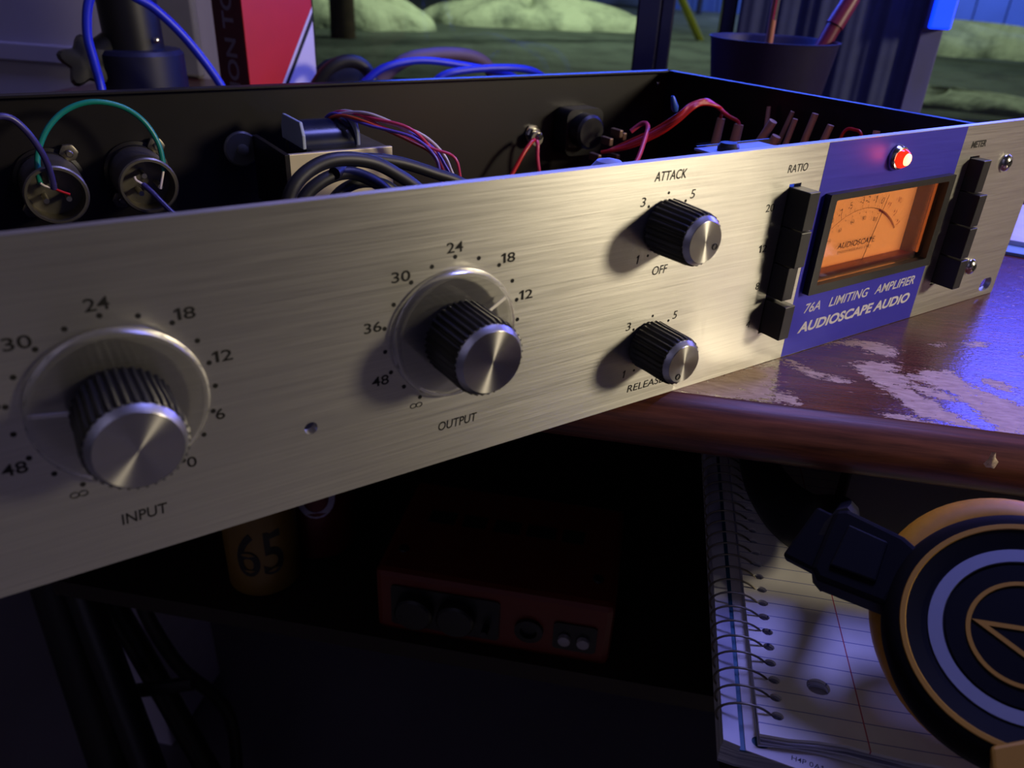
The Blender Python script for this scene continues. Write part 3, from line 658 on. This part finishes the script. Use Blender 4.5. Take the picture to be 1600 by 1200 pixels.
# output transformer on the rear panel
tf = obj('transformer', MB().box(-299.5, -262, 168, 206, 30, 61), M_zinc, rk, smooth=0, bevel=.8, label='zinc-plated transformer frame')
cf = MB().box(-311, -261, 165.5, 168, 30, 61.2); obj('front_plate', cf, mat('bright_steel_bracket', (212, 200, 172), .45, .7), tf, smooth=0, bevel=.4)
tp = MB(); tp.add([(-311, 165.5, 61.2), (-261, 165.5, 61.2), (-261, 168, 61.2), (-309, 168, 61.2), (-309, 207, 61.2), (-313, 207, 61.2)], [(0, 1, 2, 3), (0, 3, 4, 5)])
tl = MB().box(-313, -310.5, 165.5, 214, 30, 61.2); obj('bracket_side', tl, M_steel, tf, smooth=0, bevel=.3)
obj('winding', MB().lathe([(13.5, 0), (13.5, 24)], 40, Matrix.Translation((-301, 184, 62.5)) @ Matrix.Rotation(math.radians(90), 4, 'Y') @ Matrix.Scale(.72, 4, (1, 0, 0))), mat('dark_blue_tape', (26, 30, 52), .25, var=.2, scale=200), tf, smooth=40, label='dark taped coil winding')
for x in (-303, -277):
    ck = [(-15, 0), (15, 0), (15, 6), (12, 11.5), (-12, 11.5), (-15, 6)]
    obj('coil_cheek', MB().prism([(a*.98, b) for a, b in ck], 0, 1.6, Matrix.Translation((x, 184, 62)) @ Matrix.Rotation(math.radians(90), 4, 'X') @ Matrix.Rotation(math.radians(90), 4, 'Y')), M_cream, tf, smooth=0, bevel=.4)
obj('washer_disc', MB().lathe([(8.4, 0), (8.4, 1.2), (7.6, 2.0), (2.6, 2.4), (2.6, 4.6), (1.6, 5)], 36, PM(-318.5, 54.5, 215.8)), mat('smoky_nylon', (92, 92, 84), .35), rk, smooth=40, label='round smoky washer with a bolt on the rear panel')
ws = [(M_whitew, 0, 0), (M_violet, 1.6, -1.0), (M_pink, .4, 2.0), (M_whitew, 2.2, 1.0), (M_orangew, -1.6, -1.4), (M_violet, -2.0, 1.6), (M_pink, 3.2, -2.6)]
for i, (m_, ox, oy) in enumerate(ws):
    f = i*1.7
    tubeo('lead_wire', [(-283+ox*.5, 188+oy, 71.5), (-280+ox, 178+oy*2, 75.2+ox*.3), (-272+ox*1.2, 166-f*.5, 76.5-f*.5), (-261+ox*1.5+f*.5, 155-f, 71.5-f*.5+oy), (-251+ox*1.6+f*.4, 149-f, 62.5-f*.3), (-243+ox*2, 145-f*.6, 50-f*.5), (-228+ox*2, 135, 30), (-215, 120, 8)], .72, m_)
# black cables looping in front of the transformer
tubeo('audio_cable', [(-348, 85, 30), (-336.5, 95, 56), (-331.5, 97, 66), (-322.7, 99, 71.5), (-312.7, 100, 73.2), (-300, 101, 71), (-289.4, 102, 65.5), (-278, 103, 57), (-262, 104, 40)], 2.7, M_blackw)
tubeo('audio_cable', [(-336, 105, 35), (-326, 109, 55), (-317.5, 110, 62.5), (-307, 111, 65), (-298, 111, 62.5), (-289, 112, 56), (-276, 112, 40)], 2.6, M_blackw)
tubeo('audio_cable', [(-318, 120, 30), (-309, 122, 50), (-300, 123, 56.5), (-290, 123, 57), (-281, 123, 53), (-270, 122, 40)], 2.4, M_blackw)
tubeo('audio_cable', [(-312, 108, 66), (-297, 120, 67.4), (-280, 121, 65), (-262, 121, 58.6), (-246, 121, 51.5), (-228, 121, 35)], 2.5, M_blackw)
# binding posts on the rear panel
def post(x, z, nm='terminal_post'):
    p_ = obj(nm, MB().lathe([(5, 0), (5, 1), (3.6, 1.2), (3.6, 5), (2, 5.2), (2, 9), (1.2, 9.5)], 18, PM(x, z, 215.8), mod=lambda i, k: 1.0 if k > 3 else 1+.09*(i % 3 == 0)), M_chrome, rk, smooth=30)
    obj('solder_lug', MB().lathe([(4.2, 0), (4.4, .6), (4.2, 1)], 14, PM(x-1, z-1.5, 209)), M_solder, p_, smooth=30); return p_
post(-147.0, 50.2); post(-122.6, 51.4)
tubeo('red_wire', [(-152.4, 205, 49.2), (-156, 203, 48), (-162, 201, 43), (-168, 200, 35), (-176, 199, 24), (-186, 198, 10)], 1.25, M_red)
tubeo('red_wire', [(-150.5, 205, 48.5), (-151, 203, 46), (-151.4, 202, 40), (-150.2, 201, 31), (-146, 200, 12)], 1.15, M_pink)
# mains selector / fuse holder cluster
fh = obj('voltage_selector', MB().prism(rrect(-131, -104, 38, 65, 5), 0, 13, PM(0, 0, 215.6)).lathe([(10, 0), (10, 8), (8.5, 9.5)], 28, PM(-119, 53, 203)), M_black, rk, smooth=30, label='black selector block with brass tabs')
for x, y, z in ((-112, 186, 49), (-104, 187, 53), (-98.5, 190, 50.5), (-118, 188, 39.5), (-102, 190, 38)): obj('brass_tab', MB().box(x-1.4, x+1.4, y-3, y+6, z-2.2, z+2.2), mat('dull_brass', (130, 105, 88), .4, .6), fh, smooth=0, bevel=.5)
# loom of red mains wires with a blue clip
for i in range(4):
    o_ = (i-1.5)*1.3
    tubeo('mains_wire', [(-118+o_, 182, 44), (-110, 170+o_, 50+o_*.4), (-100, 158+o_, 59+o_*.5), (-93, 150, 67.5+o_), (-86, 148+o_*.6, 73.5+o_*.4), (-78, 147, 75.6+o_*.5), (-69, 147+o_, 73.8+o_*.3), (-62-i*.3, 147-(i//2)*5, 70-(i//2)*1.5), (-58, 151-(i//2)*14, 66-(i//2)), (-57.5, 151-(i//2)*14, 58)], 1.05, M_red if i != 2 else M_pink)
obj('cable_clip', MB().lathe([(1.5, 0), (2.2, 2), (1.2, 8), (.8, 9)], 10, Matrix.Translation((-95, 151, 71)) @ Matrix.Rotation(math.radians(-25), 4, 'Y')), mat('blue_cable_tie', (40, 80, 170), .4), rk)
tubeo('red_wire', [(-104, 176, 56), (-99.5, 172, 61), (-100.5, 166, 60.5), (-107, 160, 55), (-118, 152, 46), (-132, 146, 34), (-150, 140, 8)], 1.3, M_pink)
# circuit board with parts, behind the panel, and heat-shrunk leads along the right wall
pcb = obj('circuit_board', MB().box(-166, -84, 50, 90, 60, 61.6), mat('blue_white_board', (120, 130, 190), .4, var=.1, scale=80), rk, smooth=0)
sh = MB().box(-166, -120, 62, 63.2, 61.6, 74.5); obj('metal_shield', sh, M_steel, pcb, smooth=0)
obj('trimmer', MB().lathe([(4.6, 0), (4.6, 7), (3.6, 8.4)], 20, Matrix.Translation((-158, 52, 69))), M_black, pcb)
br = MB(); br.add([(-168, 42, 73), (-168, 62, 73), (-128, 62, 73), (-128, 42, 73), (-168, 42, 74), (-168, 62, 74), (-128, 62, 74), (-128, 42, 74)], [(0, 1, 2, 3), (7, 6, 5, 4), (0, 4, 5, 1), (1, 5, 6, 2), (2, 6, 7, 3), (3, 7, 4, 0)])
obj('bracket', br, mat('pale_blue_bracket', (150, 160, 210), .4, .3), rk, smooth=0, bevel=.3)
obj('white_connector', MB().lathe([(8, 0), (8.4, 6), (5, 10), (1, 11)], 18, Matrix.Translation((-216, 60, 63))), mat('frosted_plastic', (140, 150, 200), .4), rk)
M_shrink = mat('beige_heat_shrink', (176, 146, 138), .5)
for x, y, z, l_, lean, r_ in ((-59.5, 151, 48, 17, 0, 2.2), (-59.5, 137, 46, 18, 0, 2.5), (-60, 122, 50, 20, -9, 2.1), (-61, 113, 48, 15, -5, 2.3), (-52, 108, 52, 20, -3, 1.3), (-48, 99, 56, 20, -3, 1.6), (-48, 88, 56, 16, -3, 1.6), (-50, 80, 56, 9, -3, 1.6), (-48, 57, 58, 16, 1, 1.6), (-48, 47, 58, 17, 0, 1.8), (-44, 128, 56, 18, 3, 1.1), (-44, 118, 56, 18, -4, 1.1)):
    obj('sleeved_lead', MB().cyl((x, y, z), (x+2, y+lean, z+l_), r_*1.25, 12, r_*1.1), M_shrink, rk)
bd = obj('terminal_board', MB().box(-68, -40, 40, 158, 46, 50), M_black, rk, smooth=0)
tubeo('red_wire', [(-52, 76, 50), (-50, 74, 70), (-50, 68, 73), (-51, 62, 70), (-52, 58, 50)], .8, M_red)

# ================================================================ THINGS ON THE DESK
# headphones, notebook
nb = thing('spiral_notebook', 'open spiral notebook of ruled paper under the headphones', 'notebook', D(0, 0, -86), rotz=DROT)
def NBm(z): return Matrix.Translation((0, 0, z))
TZ = 86-72.0   # paper surface in the notebook's own frame
ringN = [-80.3+7.5*i for i in range(22)]
hl = [circle(44.4+.25*((i*7) % 3), n_, 2.0, 14, 1.7) for i, n_ in enumerate(ringN)]
N0, N1 = -88.5, 185.0
bot_edge = [(38+ (250-38)*i/24, N0+1.1*math.sin(i*.55)-.5*math.sin(i*1.7)) for i in range(25)]
pg = plate([bot_edge+[(250, N1), (38, N1)]]+hl+[circle(59.6, -64.9, 3.9, 24, 3.5)], 1.2, NBm(TZ-1.2))
obj('top_pages', pg, M_paper, nb, smooth=20, local=True)
for k in range(3):
    z = TZ-1.5-k*1.1; o_ = .35*math.sin(k*2.1)
    be = [(38.4+o_+(250-38)*i/24, N0-.4-k*.5+1.0*math.sin(i*.5+k*.4)-.5*math.sin(i*1.5+k)) for i in range(25)]
    hs_ = [circle(44.4, n_, 2.0, 10, 1.7) for n_ in ringN]+[circle(59.6+.5*k, -64.9+.3*k, 3.7, 18, 3.3)]
    obj('page_layer', plate([[(x, y) for x, y in be]+[(250, N1), (38.4+o_, N1)]]+hs_, .8, NBm(z-.8)), M_edges, nb, smooth=20, local=True)
card = plate([[(34.3, -91.6), (120, -110), (250, -110), (250, N1), (34.3, N1)], circle(39.3, -87.6, 2.9, 20, 2.3)], .4, NBm(TZ-5.3))
cdo = obj('divider_card', card, mat('off_white_card', (205, 200, 202), .7, var=.04), nb, smooth=0, local=True)
obj('lettering', text_mb('H4P 0A1', 9.6, 1.9, Matrix.Translation((53.2, -92.2, TZ-4.88)) @ Matrix.Rotation(math.radians(-12), 4, 'Z'), 0, .004, .03), M_ink, nb, smooth=0, local=True)
obj('cover', MB().box(32.6, 250, -91.4, N1, TZ-6.1, TZ-5.5), mat('teal_cover', (20, 90, 120), .5), nb, smooth=0, local=True)
obj('folded_pages', MB().prism([(26.8, -90.5), (32.4, -91.5), (250, -93), (250, N1), (27, N1)], .3, TZ-6.2), M_edges, nb, smooth=0, local=True)
sp_ = MB(); sp_.prism([(27.0, -90.8), (32.2, -92.2), (32.2, N1), (27.0, N1)], TZ-6.2, TZ-2.8)
obj('turned_pages', sp_, M_edges, nb, smooth=0, local=True)
rg0 = None
for i, n_ in enumerate(ringN):
    pts = []
    for k in range(15):
        a = math.radians(20+ k*(215-20)/14); pts.append((35.0+9.6*math.cos(a), n_+2.0*(k/14)-.3, TZ-4.6+7.2*math.sin(a)))
    if rg0 is None:
        rg0 = obj('ring', MB().tube([(p[0], p[1]-n_, p[2]) for p in pts], .42, 8, 1), M_zinc, nb, smooth=60, local=True, origin=(0, 0, 0)); rg0.location = (0, n_/1000, 0)
    else:
        c_ = rg0.copy(); COL.objects.link(c_); c_.parent = nb; c_.location = (0, n_/1000, 0)
# headphones: one cup lies face up, tilted on the notebook
HN = Vector((-.5919, -.1485, .7922)); HR = Vector((.6655, -.6445, .3764)); HU = Vector((.4547, .75, .4804))
HC = Vector((-213.12, -130.91, -16.21))+HR*2.1+HU*1.0
HM = Matrix((HR, HU, HN)).transposed().to_4x4(); HM.translation = HC
hp = thing('headphones', 'black over-ear headphones with gold trim lying on the notebook', 'headphones', (-200, -115, -86))
M_hp = mat('matte_black_housing', (7, 7, 9), .7, 0.0, .12, var=.06); M_hp2 = mat('black_cup_face', (9, 10, 14), .6, 0.0, .15)
M_silver = mat('brushed_silver_ring', (186, 192, 215), .35, .75, var=.04, scale=10)
cup = obj('ear_cup', MB().lathe([(33, -22), (36.2, -18), (36.8, -6), (35.2, -1.8), (33.0, -.4), (31.6, 0)], 96, HM, cap=False), M_hp, hp, smooth=40)
obj('gold_line', MB().lathe([(31.7, 0), (31.5, .35), (30.2, .35), (30.0, 0)], 96, HM, cap=False), M_gold, cup, smooth=40)
obj('cup_face', MB().lathe([(.5, -6), (30.1, -6), (30.1, -.1), (24.5, -1.6), (24.5, -2), (19.8, -2), (19.8, -1.6), (.5, -1.4)], 96, HM), M_hp2, cup, smooth=40)
obj('silver_ring', MB().lathe([(24.45, -1.7), (24.3, -1.1), (20.7, -1.1), (20.5, -1.7)], 96, HM, cap=False), M_silver, cup, smooth=40)
em = MB().lathe([(14.9, -1.5), (14.8, -1.05), (13.7, -1.05), (13.6, -1.5)], 72, HM, cap=False)
tri = [(-12.2, 5.8), (9.4, -.6), (2.0, -11.6)]
ctr = (sum(a for a, b in tri)/3, sum(b for a, b in tri)/3)
def ins(p, k): return (ctr[0]+(p[0]-ctr[0])*k, ctr[1]+(p[1]-ctr[1])*k)
for i in range(3):
    a, b = tri[i], tri[(i+1) % 3]; em.prism([a, b, ins(b, .70), ins(a, .70)], -1.5, -1.05, HM)
em.prism([(2.4, -.2), (3.6, -.6), (-1.2, -6.2), (-2.2, -5.6)], -1.5, -1.06, HM)
obj('emblem', em, M_gold, cup, smooth=20)
cs = MB(); n1, n2 = 72, 14; vs = []; fs = []
for i in range(n1):
    a = 2*math.pi*i/n1
    for j in range(n2):
        b = 2*math.pi*j/n2; rr = 1+.0
        ex = (33.0+7.2*math.cos(b)); vs.append(((ex)*math.cos(a)*.985+.9, ex*math.sin(a)*1.06+8.0, -27+7.0*math.sin(b)))
for i in range(n1):
    for j in range(n2):
        fs.append((i*n2+j, ((i+1) % n1)*n2+j, ((i+1) % n1)*n2+(j+1) % n2, i*n2+(j+1) % n2))
cs.add(vs, fs, HM); obj('ear_cushion', cs, mat('gold_leatherette', (200, 140, 22), .5, var=.06, scale=300), hp, smooth=60, label='gold padded ear cushion')
HL = [(-19.5, 27.5), (-23, 33), (-37, 44.5), (-41, 45), (-52, 27), (-51, 23), (-33.5, 12.5)]
yk = obj('yoke', MB().prism(HL, -17, -3, HM), M_hp, hp, smooth=0, bevel=1.6)
obj('hinge_cap', MB().prism([(-28, 31.5), (-38, 39), (-46.5, 26.5), (-34.5, 19.5)], -3.2, -1.8, HM), M_hp2, yk, smooth=0, bevel=.8)
hb = MB(); path = [HC+HR*-44+HU*34-HN*10, Vector((-183, -57, -45)), Vector((-178, -40, -54)), Vector((-170, -18, -58)), Vector((-152, 10, -58)), Vector((-118, 36, -58)), Vector((-72, 40, -58)), Vector((-40, 10, -58)), Vector((-32, -34, -55))]
def band(path, hw, th, sub=8):
    P = []; L = len(path)
    for i in range(L-1):
        g = lambda k: path[max(0, min(L-1, k))]; a, b, c, d = g(i-1), g(i), g(i+1), g(i+2)
        for k in range(sub):
            t = k/sub; P.append(.5*((2*b)+(c-a)*t+(2*a-5*b+4*c-d)*t*t+(3*b-a-3*c+d)*t**3))
    P.append(path[-1]); vs = []; fs = []
    for i, p in enumerate(P):
        t = (P[min(i+1, len(P)-1)]-P[max(i-1, 0)]).normalized(); s_ = Vector((t.y, -t.x, 0)).normalized(); u_ = s_.cross(t).normalized()
        for k in range(12):
            a = 2*math.pi*k/12; vs.append(p+s_*th*math.cos(a)+u_*hw*math.sin(a))
    n = 12
    for i in range(len(P)-1):
        for k in range(n): l = (k+1) % n; fs.append((i*n+k, i*n+l, (i+1)*n+l, (i+1)*n+k))
    fs.append(tuple(reversed(range(n)))); fs.append(tuple((len(P)-1)*n+k for k in range(n)))
    return MB().add(vs, fs)
obj('headband', band(path, 14.5, 6), mat('black_leatherette', (14, 14, 20), .45, bump=.1, scale=200), hp, smooth=60)
obj('slider', MB().prism([(-37, 42), (-46, 49), (-60, 34), (-51, 27)], -14, -8, HM), M_hp, hp, smooth=0, bevel=1)
# unseen second cup, placed and raised to shade the notebook
H2 = Matrix.Translation((-78, -62, -52)) @ Matrix.Rotation(math.radians(62), 4, Vector((.6, .8, 0)))
C2M = Matrix.Translation((-140, -175, -56)) @ Matrix.Rotation(math.radians(10), 4, 'Y') @ Matrix.Scale(1.12, 4, (1, 0, 0))
c2 = obj('ear_cup', MB().lathe([(34, 2), (37, 8), (38, 22), (37, 40), (34, 50), (30, 54), (29, 53.4), (22, 53.2), (.5, 53.2)], 64, C2M), M_hp, hp, smooth=40)
obj('gold_line', MB().lathe([(33.2, 50.8), (32.6, 52), (31.4, 53), (31.0, 53.2)], 64, C2M, cap=False), M_gold, c2, smooth=40)
obj('ear_cushion', MB().lathe([(26, -12), (36, -12.5), (41, -7), (42, -1), (39, 3.5), (33, 4)], 64, C2M), mat('gold_leatherette', (200, 140, 22), .5), hp, smooth=60, label='gold padded ear cushion')
obj('gold_trim', MB().prism([(-17.5, -27.5), (-8, -26.2), (5, -27.2), (7, -41), (-6, -42), (-19, -35)], -8, 1.2, HM), M_gold, cup, smooth=0, bevel=1.0, label='gold end piece at the foot of the ear cup')

# white and pale blue papers beside the right end of the unit
pp = thing('paper_pile', 'white and pale blue papers on the desk beyond the unit\'s right end', 'papers', (110, 50, 0))
obj('blue_folder', MB().box(-10, 110, -34, 70, 0, 2.2, Matrix.Translation((80, 36, 0)) @ Matrix.Rotation(math.radians(28), 4, 'Z')), mat('pale_blue_card', (130, 160, 215), .6), pp, smooth=0, bevel=.4)
obj('white_sheet', MB().box(6, 110, -20, 60, 2.3, 5.4, Matrix.Translation((80, 36, 0)) @ Matrix.Rotation(math.radians(24), 4, 'Z')), mat('white_sheet_paper', (210, 205, 215), .7), pp, smooth=0, bevel=.4)

# ---------------------------------------------------------------- behind the unit
# red, white and black carton
bx = thing('carton', 'tall red and white carton with a diagonal black stripe', 'box', (-168, 612, 0), rotz=math.radians(20))
M_redc = mat('red_card', (188, 22, 40), .45, var=.04)
cw, cd, chh = 79.0, 46.0, 190.0
obj('body', MB().box(-cw/2, cw/2, 0, cd, 0, chh), M_redc, bx, smooth=0, local=True, bevel=.5)
def facepoly(pts, y, name, m, lb=None): obj(name, MB().prism(pts, 0, .25, PM(0, 0, y)), m, bx, smooth=0, local=True, label=lb)
facepoly([(-19, 1), (cw/2-.2, 93), (cw/2-.2, 1)], -.05, 'white_corner', mat('white_card', (205, 198, 225), .5, var=.03), 'white printed corner')
facepoly([(-19, 1), (-12, 1), (cw/2-.2, 82), (cw/2-.2, 93)], -.32, 'white_stripe', mat('white_card', (205, 198, 225), .5))
facepoly([(-15.6, 1), (-11.4, 1), (cw/2-.2, 81), (cw/2-.2, 88)], -.6, 'black_stripe', M_ink, 'diagonal black stripe')
obj('printed_circle', MB().lathe([(13.5, 0), (13.5, .25)], 40, PM(-5, 118, -.05)), M_ink, bx, smooth=0, local=True, label='black printed circle')
sidem = Matrix.Translation((-cw/2-.15, cd/2, 52)) @ Matrix.Rotation(math.radians(-90), 4, 'Y') @ Matrix.Rotation(math.radians(-90), 4, 'Z') @ Matrix.Rotation(math.radians(90), 4, 'Z')
SM = Matrix(((0, 0, -1, -cw/2-.1), (0, 1, 0, cd/2), (1, 0, 0, 60), (0, 0, 0, 1)))   # text runs up the side face
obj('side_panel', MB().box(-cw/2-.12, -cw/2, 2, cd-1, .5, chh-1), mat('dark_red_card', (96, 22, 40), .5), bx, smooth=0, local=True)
obj('lettering', text_mb('SION TO', 96, 17, SM, 0, .02, .2), mat('grey_print', (150, 145, 160), .5), bx, smooth=0, local=True)
# black stand with clamp
st = thing('microphone_stand', 'black post of a boom stand with clamp, behind the unit', 'stand', (-300, 565, 0))
obj('base', MB().lathe([(62, 0), (62, 8), (40, 14), (34, 20), (33.5, 61), (31, 64), (20, 65)], 40, Matrix.Translation((-301, 565, 0))), mat('navy_black_metal', (16, 18, 44), .45), st, smooth=35)
obj('post', MB().cyl((-304, 565, 60), (-309, 565, 330), 22.5, 32), M_black, st)
obj('clamp_knob', MB().lathe([(6, -8), (15, -7), (17, 0), (15, 7), (6, 8)], 40, Matrix.Translation((-343, 558, 55)) @ Matrix.Rotation(math.radians(80), 4, 'X'), mod=lambda i, k: 1+.22*math.sin(i*5*2*math.pi/40)), M_black, st, smooth=30)
obj('clamp_arm', MB().cyl((-343, 562, 56), (-310, 565, 72), 9, 14, 13), M_black, st)
obj('set_screw', MB().lathe([(2.6, 0), (2.2, 1.5), (.6, 2.2)], 14, PM(-291, 72, 543)), M_chrome, st)
# blue cable looping over the stand
bc = MB().tube([(-352, 455, 2), (-347, 465, 30), (-346, 470, 50), (-347.2, 470, 66), (-348, 470, 84), (-343, 470, 104), (-333, 470, 116), (-322, 470, 112), (-312, 470, 106), (-301, 470, 99), (-284, 470, 80.5), (-266, 470, 53), (-250, 470, 20), (-238, 475, 3.5)], 3.2, 12, 8)
setp(obj('blue_cable', bc, M_bluec, smooth=60), 'blue cable looping up in front of the black stand', 'cable')
for i, (pts, r, m_, lb) in enumerate([
    ([(-150, 560, 4), (-120, 545, 30), (-96, 540, 47), (-60, 538, 53), (-20, 536, 49), (20, 536, 42), (60, 540, 30), (80, 545, 3.5)], 3.4, M_bluec, 'blue cable arched low in the heap behind the unit'),
    ([(-70, 575, 4), (-55, 530, 30), (-40, 522, 42), (-10, 520, 46), (30, 518, 46.5), (60, 520, 42), (85, 524, 28), (100, 530, 3.5)], 3.6, M_bluec, 'brighter blue cable at the right of the heap behind the unit'),
    ([(-160, 590, 4), (-140, 575, 40), (-118, 570, 50), (-100, 566, 40), (-92, 560, 3)], 6.1, M_blackw, 'thick black cable loop beside the red carton'),
    ([(-100, 600, 5), (-60, 585, 44), (-20, 582, 53), (25, 582, 50), (50, 586, 34), (60, 590, 5)], 6.5, mat('mauve_hose', (96, 78, 100), .6), 'dull mauve hose behind the blue cables')]):
    setp(obj('cable', MB().tube(pts, r, 12, 7), m_, smooth=60), lb, 'cable', 'cables heaped behind the unit')
setp(obj('cloth_bag', MB().lathe([(30, 0), (34, 14), (28, 32), (15, 42), (4, 45)], 24, Matrix.Translation((-100, 640, 0)), mod=lambda i, k: 1+.08*math.sin(i*1.3+k)), mat('black_fabric', (14, 14, 18), .9), smooth=50), 'crumpled black cloth pouch among the cables', 'bag')
# pen cup with a marker
pc = thing('pen_cup', 'dark wide pen cup behind the right end of the unit', 'cup', (194, 335, 0))
M_cup = mat('dark_mesh_metal', (34, 30, 58), .5, .3, bump=.2, scale=400)
obj('cup_wall', MB().lathe([(1, 0), (42, 0), (43.5, 2), (56, 87), (57.5, 89), (55.8, 89), (54.5, 87), (42, 4), (1, 3.5)], 48, Matrix.Translation((194, 335, 0)), cap=False), M_cup, pc, smooth=40)
mk = thing('marker_pen', 'thick dark red marker leaning out of the pen cup', 'marker', (200, 324, 6))
obj('barrel', MB().cyl((206, 326, 9), (246, 314, 101), 7, 18), mat('dark_red_plastic', (96, 16, 44), .4), mk)
obj('cap', MB().cyl((246, 314, 101), (259, 311, 125), 8.4, 18, 7.6), mat('dark_red_plastic', (96, 16, 44), .4), mk)
pn = thing('pen', 'slim copper pen standing in the pen cup', 'pen', (190, 330, 4))
obj('barrel', MB().cyl((188, 332, 6), (177, 328, 140), 3.3, 12), mat('copper_pen', (170, 110, 84), .4, .2), pn)
obj('clip', MB().box(175, 178, 323, 325, 105, 138), M_chrome, pn)

# ---------------------------------------------------------------- under the desk
SH = -290
oa = thing('practice_amplifier', 'small orange box amplifier on the shelf under the desk', 'amplifier', (-192+40*.683, 164+40*.731, SH), rotz=DROT)
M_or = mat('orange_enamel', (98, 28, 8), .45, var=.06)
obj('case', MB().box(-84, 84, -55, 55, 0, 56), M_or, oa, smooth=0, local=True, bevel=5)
rc_ = obj('control_panel', MB().prism(rrect(-72, 6, 9, 45, 3), 0, 1.2, PM(0, 0, -55.2)), M_black, oa, smooth=0, local=True)
for x in (-54, -24): obj('speaker_dial', MB().lathe([(13.5, 0), (13.5, 7), (12, 8.5), (4, 8.8)], 36, PM(x, 27, -56.5), mod=lambda i, k: 1+.02*(i % 2)), M_knob, oa, smooth=30, local=True)
obj('switch', MB().cyl((-3, -56, 20), (-3, -66, 22), 2.6, 12), M_black, oa, local=True)
obj('jack_socket', MB().lathe([(10, 0), (10, 3), (6, 3.4), (5, .5)], 32, PM(27, 24, -55)), M_black, oa, smooth=30, local=True)
obj('socket_panel', MB().prism(rrect(44, 74, 12, 36, 3), 0, 1.2, PM(0, 0, -55.2)), M_black, oa, smooth=0, local=True)
for x in (52, 65): obj('button', MB().lathe([(4.4, 0), (4.2, 3), (1, 3.6)], 20, PM(x, 22, -56.4)), mat('grey_button', (150, 145, 150), .4), oa, local=True)
for x, w_ in ((-52, 20), (-27, 18), (-2, 20), (24, 22), (48, 16)): obj('print_bar', MB().box(x-w_/2, x+w_/2, 4, 18, 56, 56.4), M_ink, oa, smooth=0, local=True)  # dark bars standing in for unreadable print on the case top
for x in (-70, 70): obj('top_screw', MB().lathe([(4, 0), (3.4, 1.4), (.6, 1.8)], 14, Matrix.Translation((x, -30, 56))), M_ink, oa, local=True)
yc = thing('yellow_can', 'yellow can with bold black number 65 on the lower shelf', 'can', (-315, 305, SH))
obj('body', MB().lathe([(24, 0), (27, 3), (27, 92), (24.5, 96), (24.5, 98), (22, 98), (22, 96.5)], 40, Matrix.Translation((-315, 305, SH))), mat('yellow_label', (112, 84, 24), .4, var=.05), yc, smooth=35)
def wrap(body, cx, cy, z, r, w_, h, face, m_):
    mb = text_mb(body, w_, h, Matrix.Identity(4), 0, .012, .4); out = MB()
    vs = [(cx+(r+.1+v.z)*math.cos(face+v.x/r), cy+(r+.1+v.z)*math.sin(face+v.x/r), z+v.y) for v in mb.v]; return out.add(vs, mb.f)
obj('lettering', wrap('65', -315, 305, SH+42, 27, 34, 40, math.radians(-108), None), M_ink, yc, smooth=0)
rc2 = thing('red_can', 'red and white drink can beside the yellow can', 'can', (-262, 325, SH))
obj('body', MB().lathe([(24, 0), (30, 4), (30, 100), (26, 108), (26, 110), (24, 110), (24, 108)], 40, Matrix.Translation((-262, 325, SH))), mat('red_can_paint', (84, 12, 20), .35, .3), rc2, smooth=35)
obj('white_patch', wrap('O', -262, 325, SH+62, 30, 30, 36, math.radians(-112), None), mat('white_can_print', (170, 165, 185), .4), rc2, smooth=0)
# crumpled bag on the floor
cb = MB(); rnd = random.Random(4); vs = []; fs = []; nu_, nv_ = 26, 14
for k in range(nv_+1):
    t = k/nv_
    for i in range(nu_):
        a = 2*math.pi*i/nu_; r = 62*math.sin(math.pi*(.16+.84*(1-t)))**.7*(1-.82*t**1.4)*(1+rnd.uniform(-.14, .14)); vs.append((-236+r*math.cos(a), 20+r*math.sin(a), -430-ZB*0+ -320+ 250*t+rnd.uniform(-4, 4)))
for k in range(nv_):
    for i in range(nu_): j = (i+1) % nu_; fs.append((k*nu_+i, k*nu_+j, (k+1)*nu_+j, (k+1)*nu_+i))
fs.append(tuple(range(nv_*nu_, nv_*nu_+nu_))); fs.append(tuple(reversed(range(nu_)))); cb.add(vs, fs)
zm = min(v[2] for v in vs); cb.v = [Vector((v.x, v.y, v.z-zm-750)) for v in cb.v]
setp(obj('plastic_bag', cb, mat('translucent_grey_film', (120, 120, 130), .4), smooth=40), 'crumpled pale plastic bag on the floor below the shelf', 'bag')
# black tripod stand and cables at the lower left
ts = thing('tripod_stand', 'black tripod stand under the left end of the unit', 'stand', (-440, 450, -750))
for a, b, r in (((-455, 580, -310), (-407, 245, -748), 15), ((-470, 590, -310), (-455, 420, -748), 22), ((-452, 570, -320), (-351, 392, -746), 12)):
    obj('leg', MB().cyl(a, b, r, 12), M_black, ts)
obj('hub', MB().cyl((-458, 580, -230), (-458, 580, -330), 30, 18), M_black, ts)
obj('brace', MB().cyl((-440, 470, -520), (-372, 425, -500), 7, 10), M_black, ts)
sb = thing('pale_surface_standin', 'added pale box standing in for a lit pale surface behind the tripod legs', 'box', D(-585, 360, -750), rotz=DROT)  # added box; its pale colour stands in for a lit surface behind
obj('box_body', MB().box(-65, 65, -60, 60, 0, 330), mat('lit_surface_lavender', (206, 200, 222), .7, var=.05), sb, smooth=0, local=True, bevel=3)
obj('lid', MB().box(-68, 68, -63, 63, 320, 345), mat('lit_surface_lavender', (150, 145, 165), .7), sb, smooth=0, local=True, bevel=3)
setp(obj('cable', MB().tube([(-330, 560, -220), (-372, 520, -330), (-398, 500, -420), (-380, 480, -520), (-340, 470, -620), (-360, 420, -745)], 7, 10, 6), M_blackw, smooth=60), 'black cable hanging below the unit at the left', 'cable')
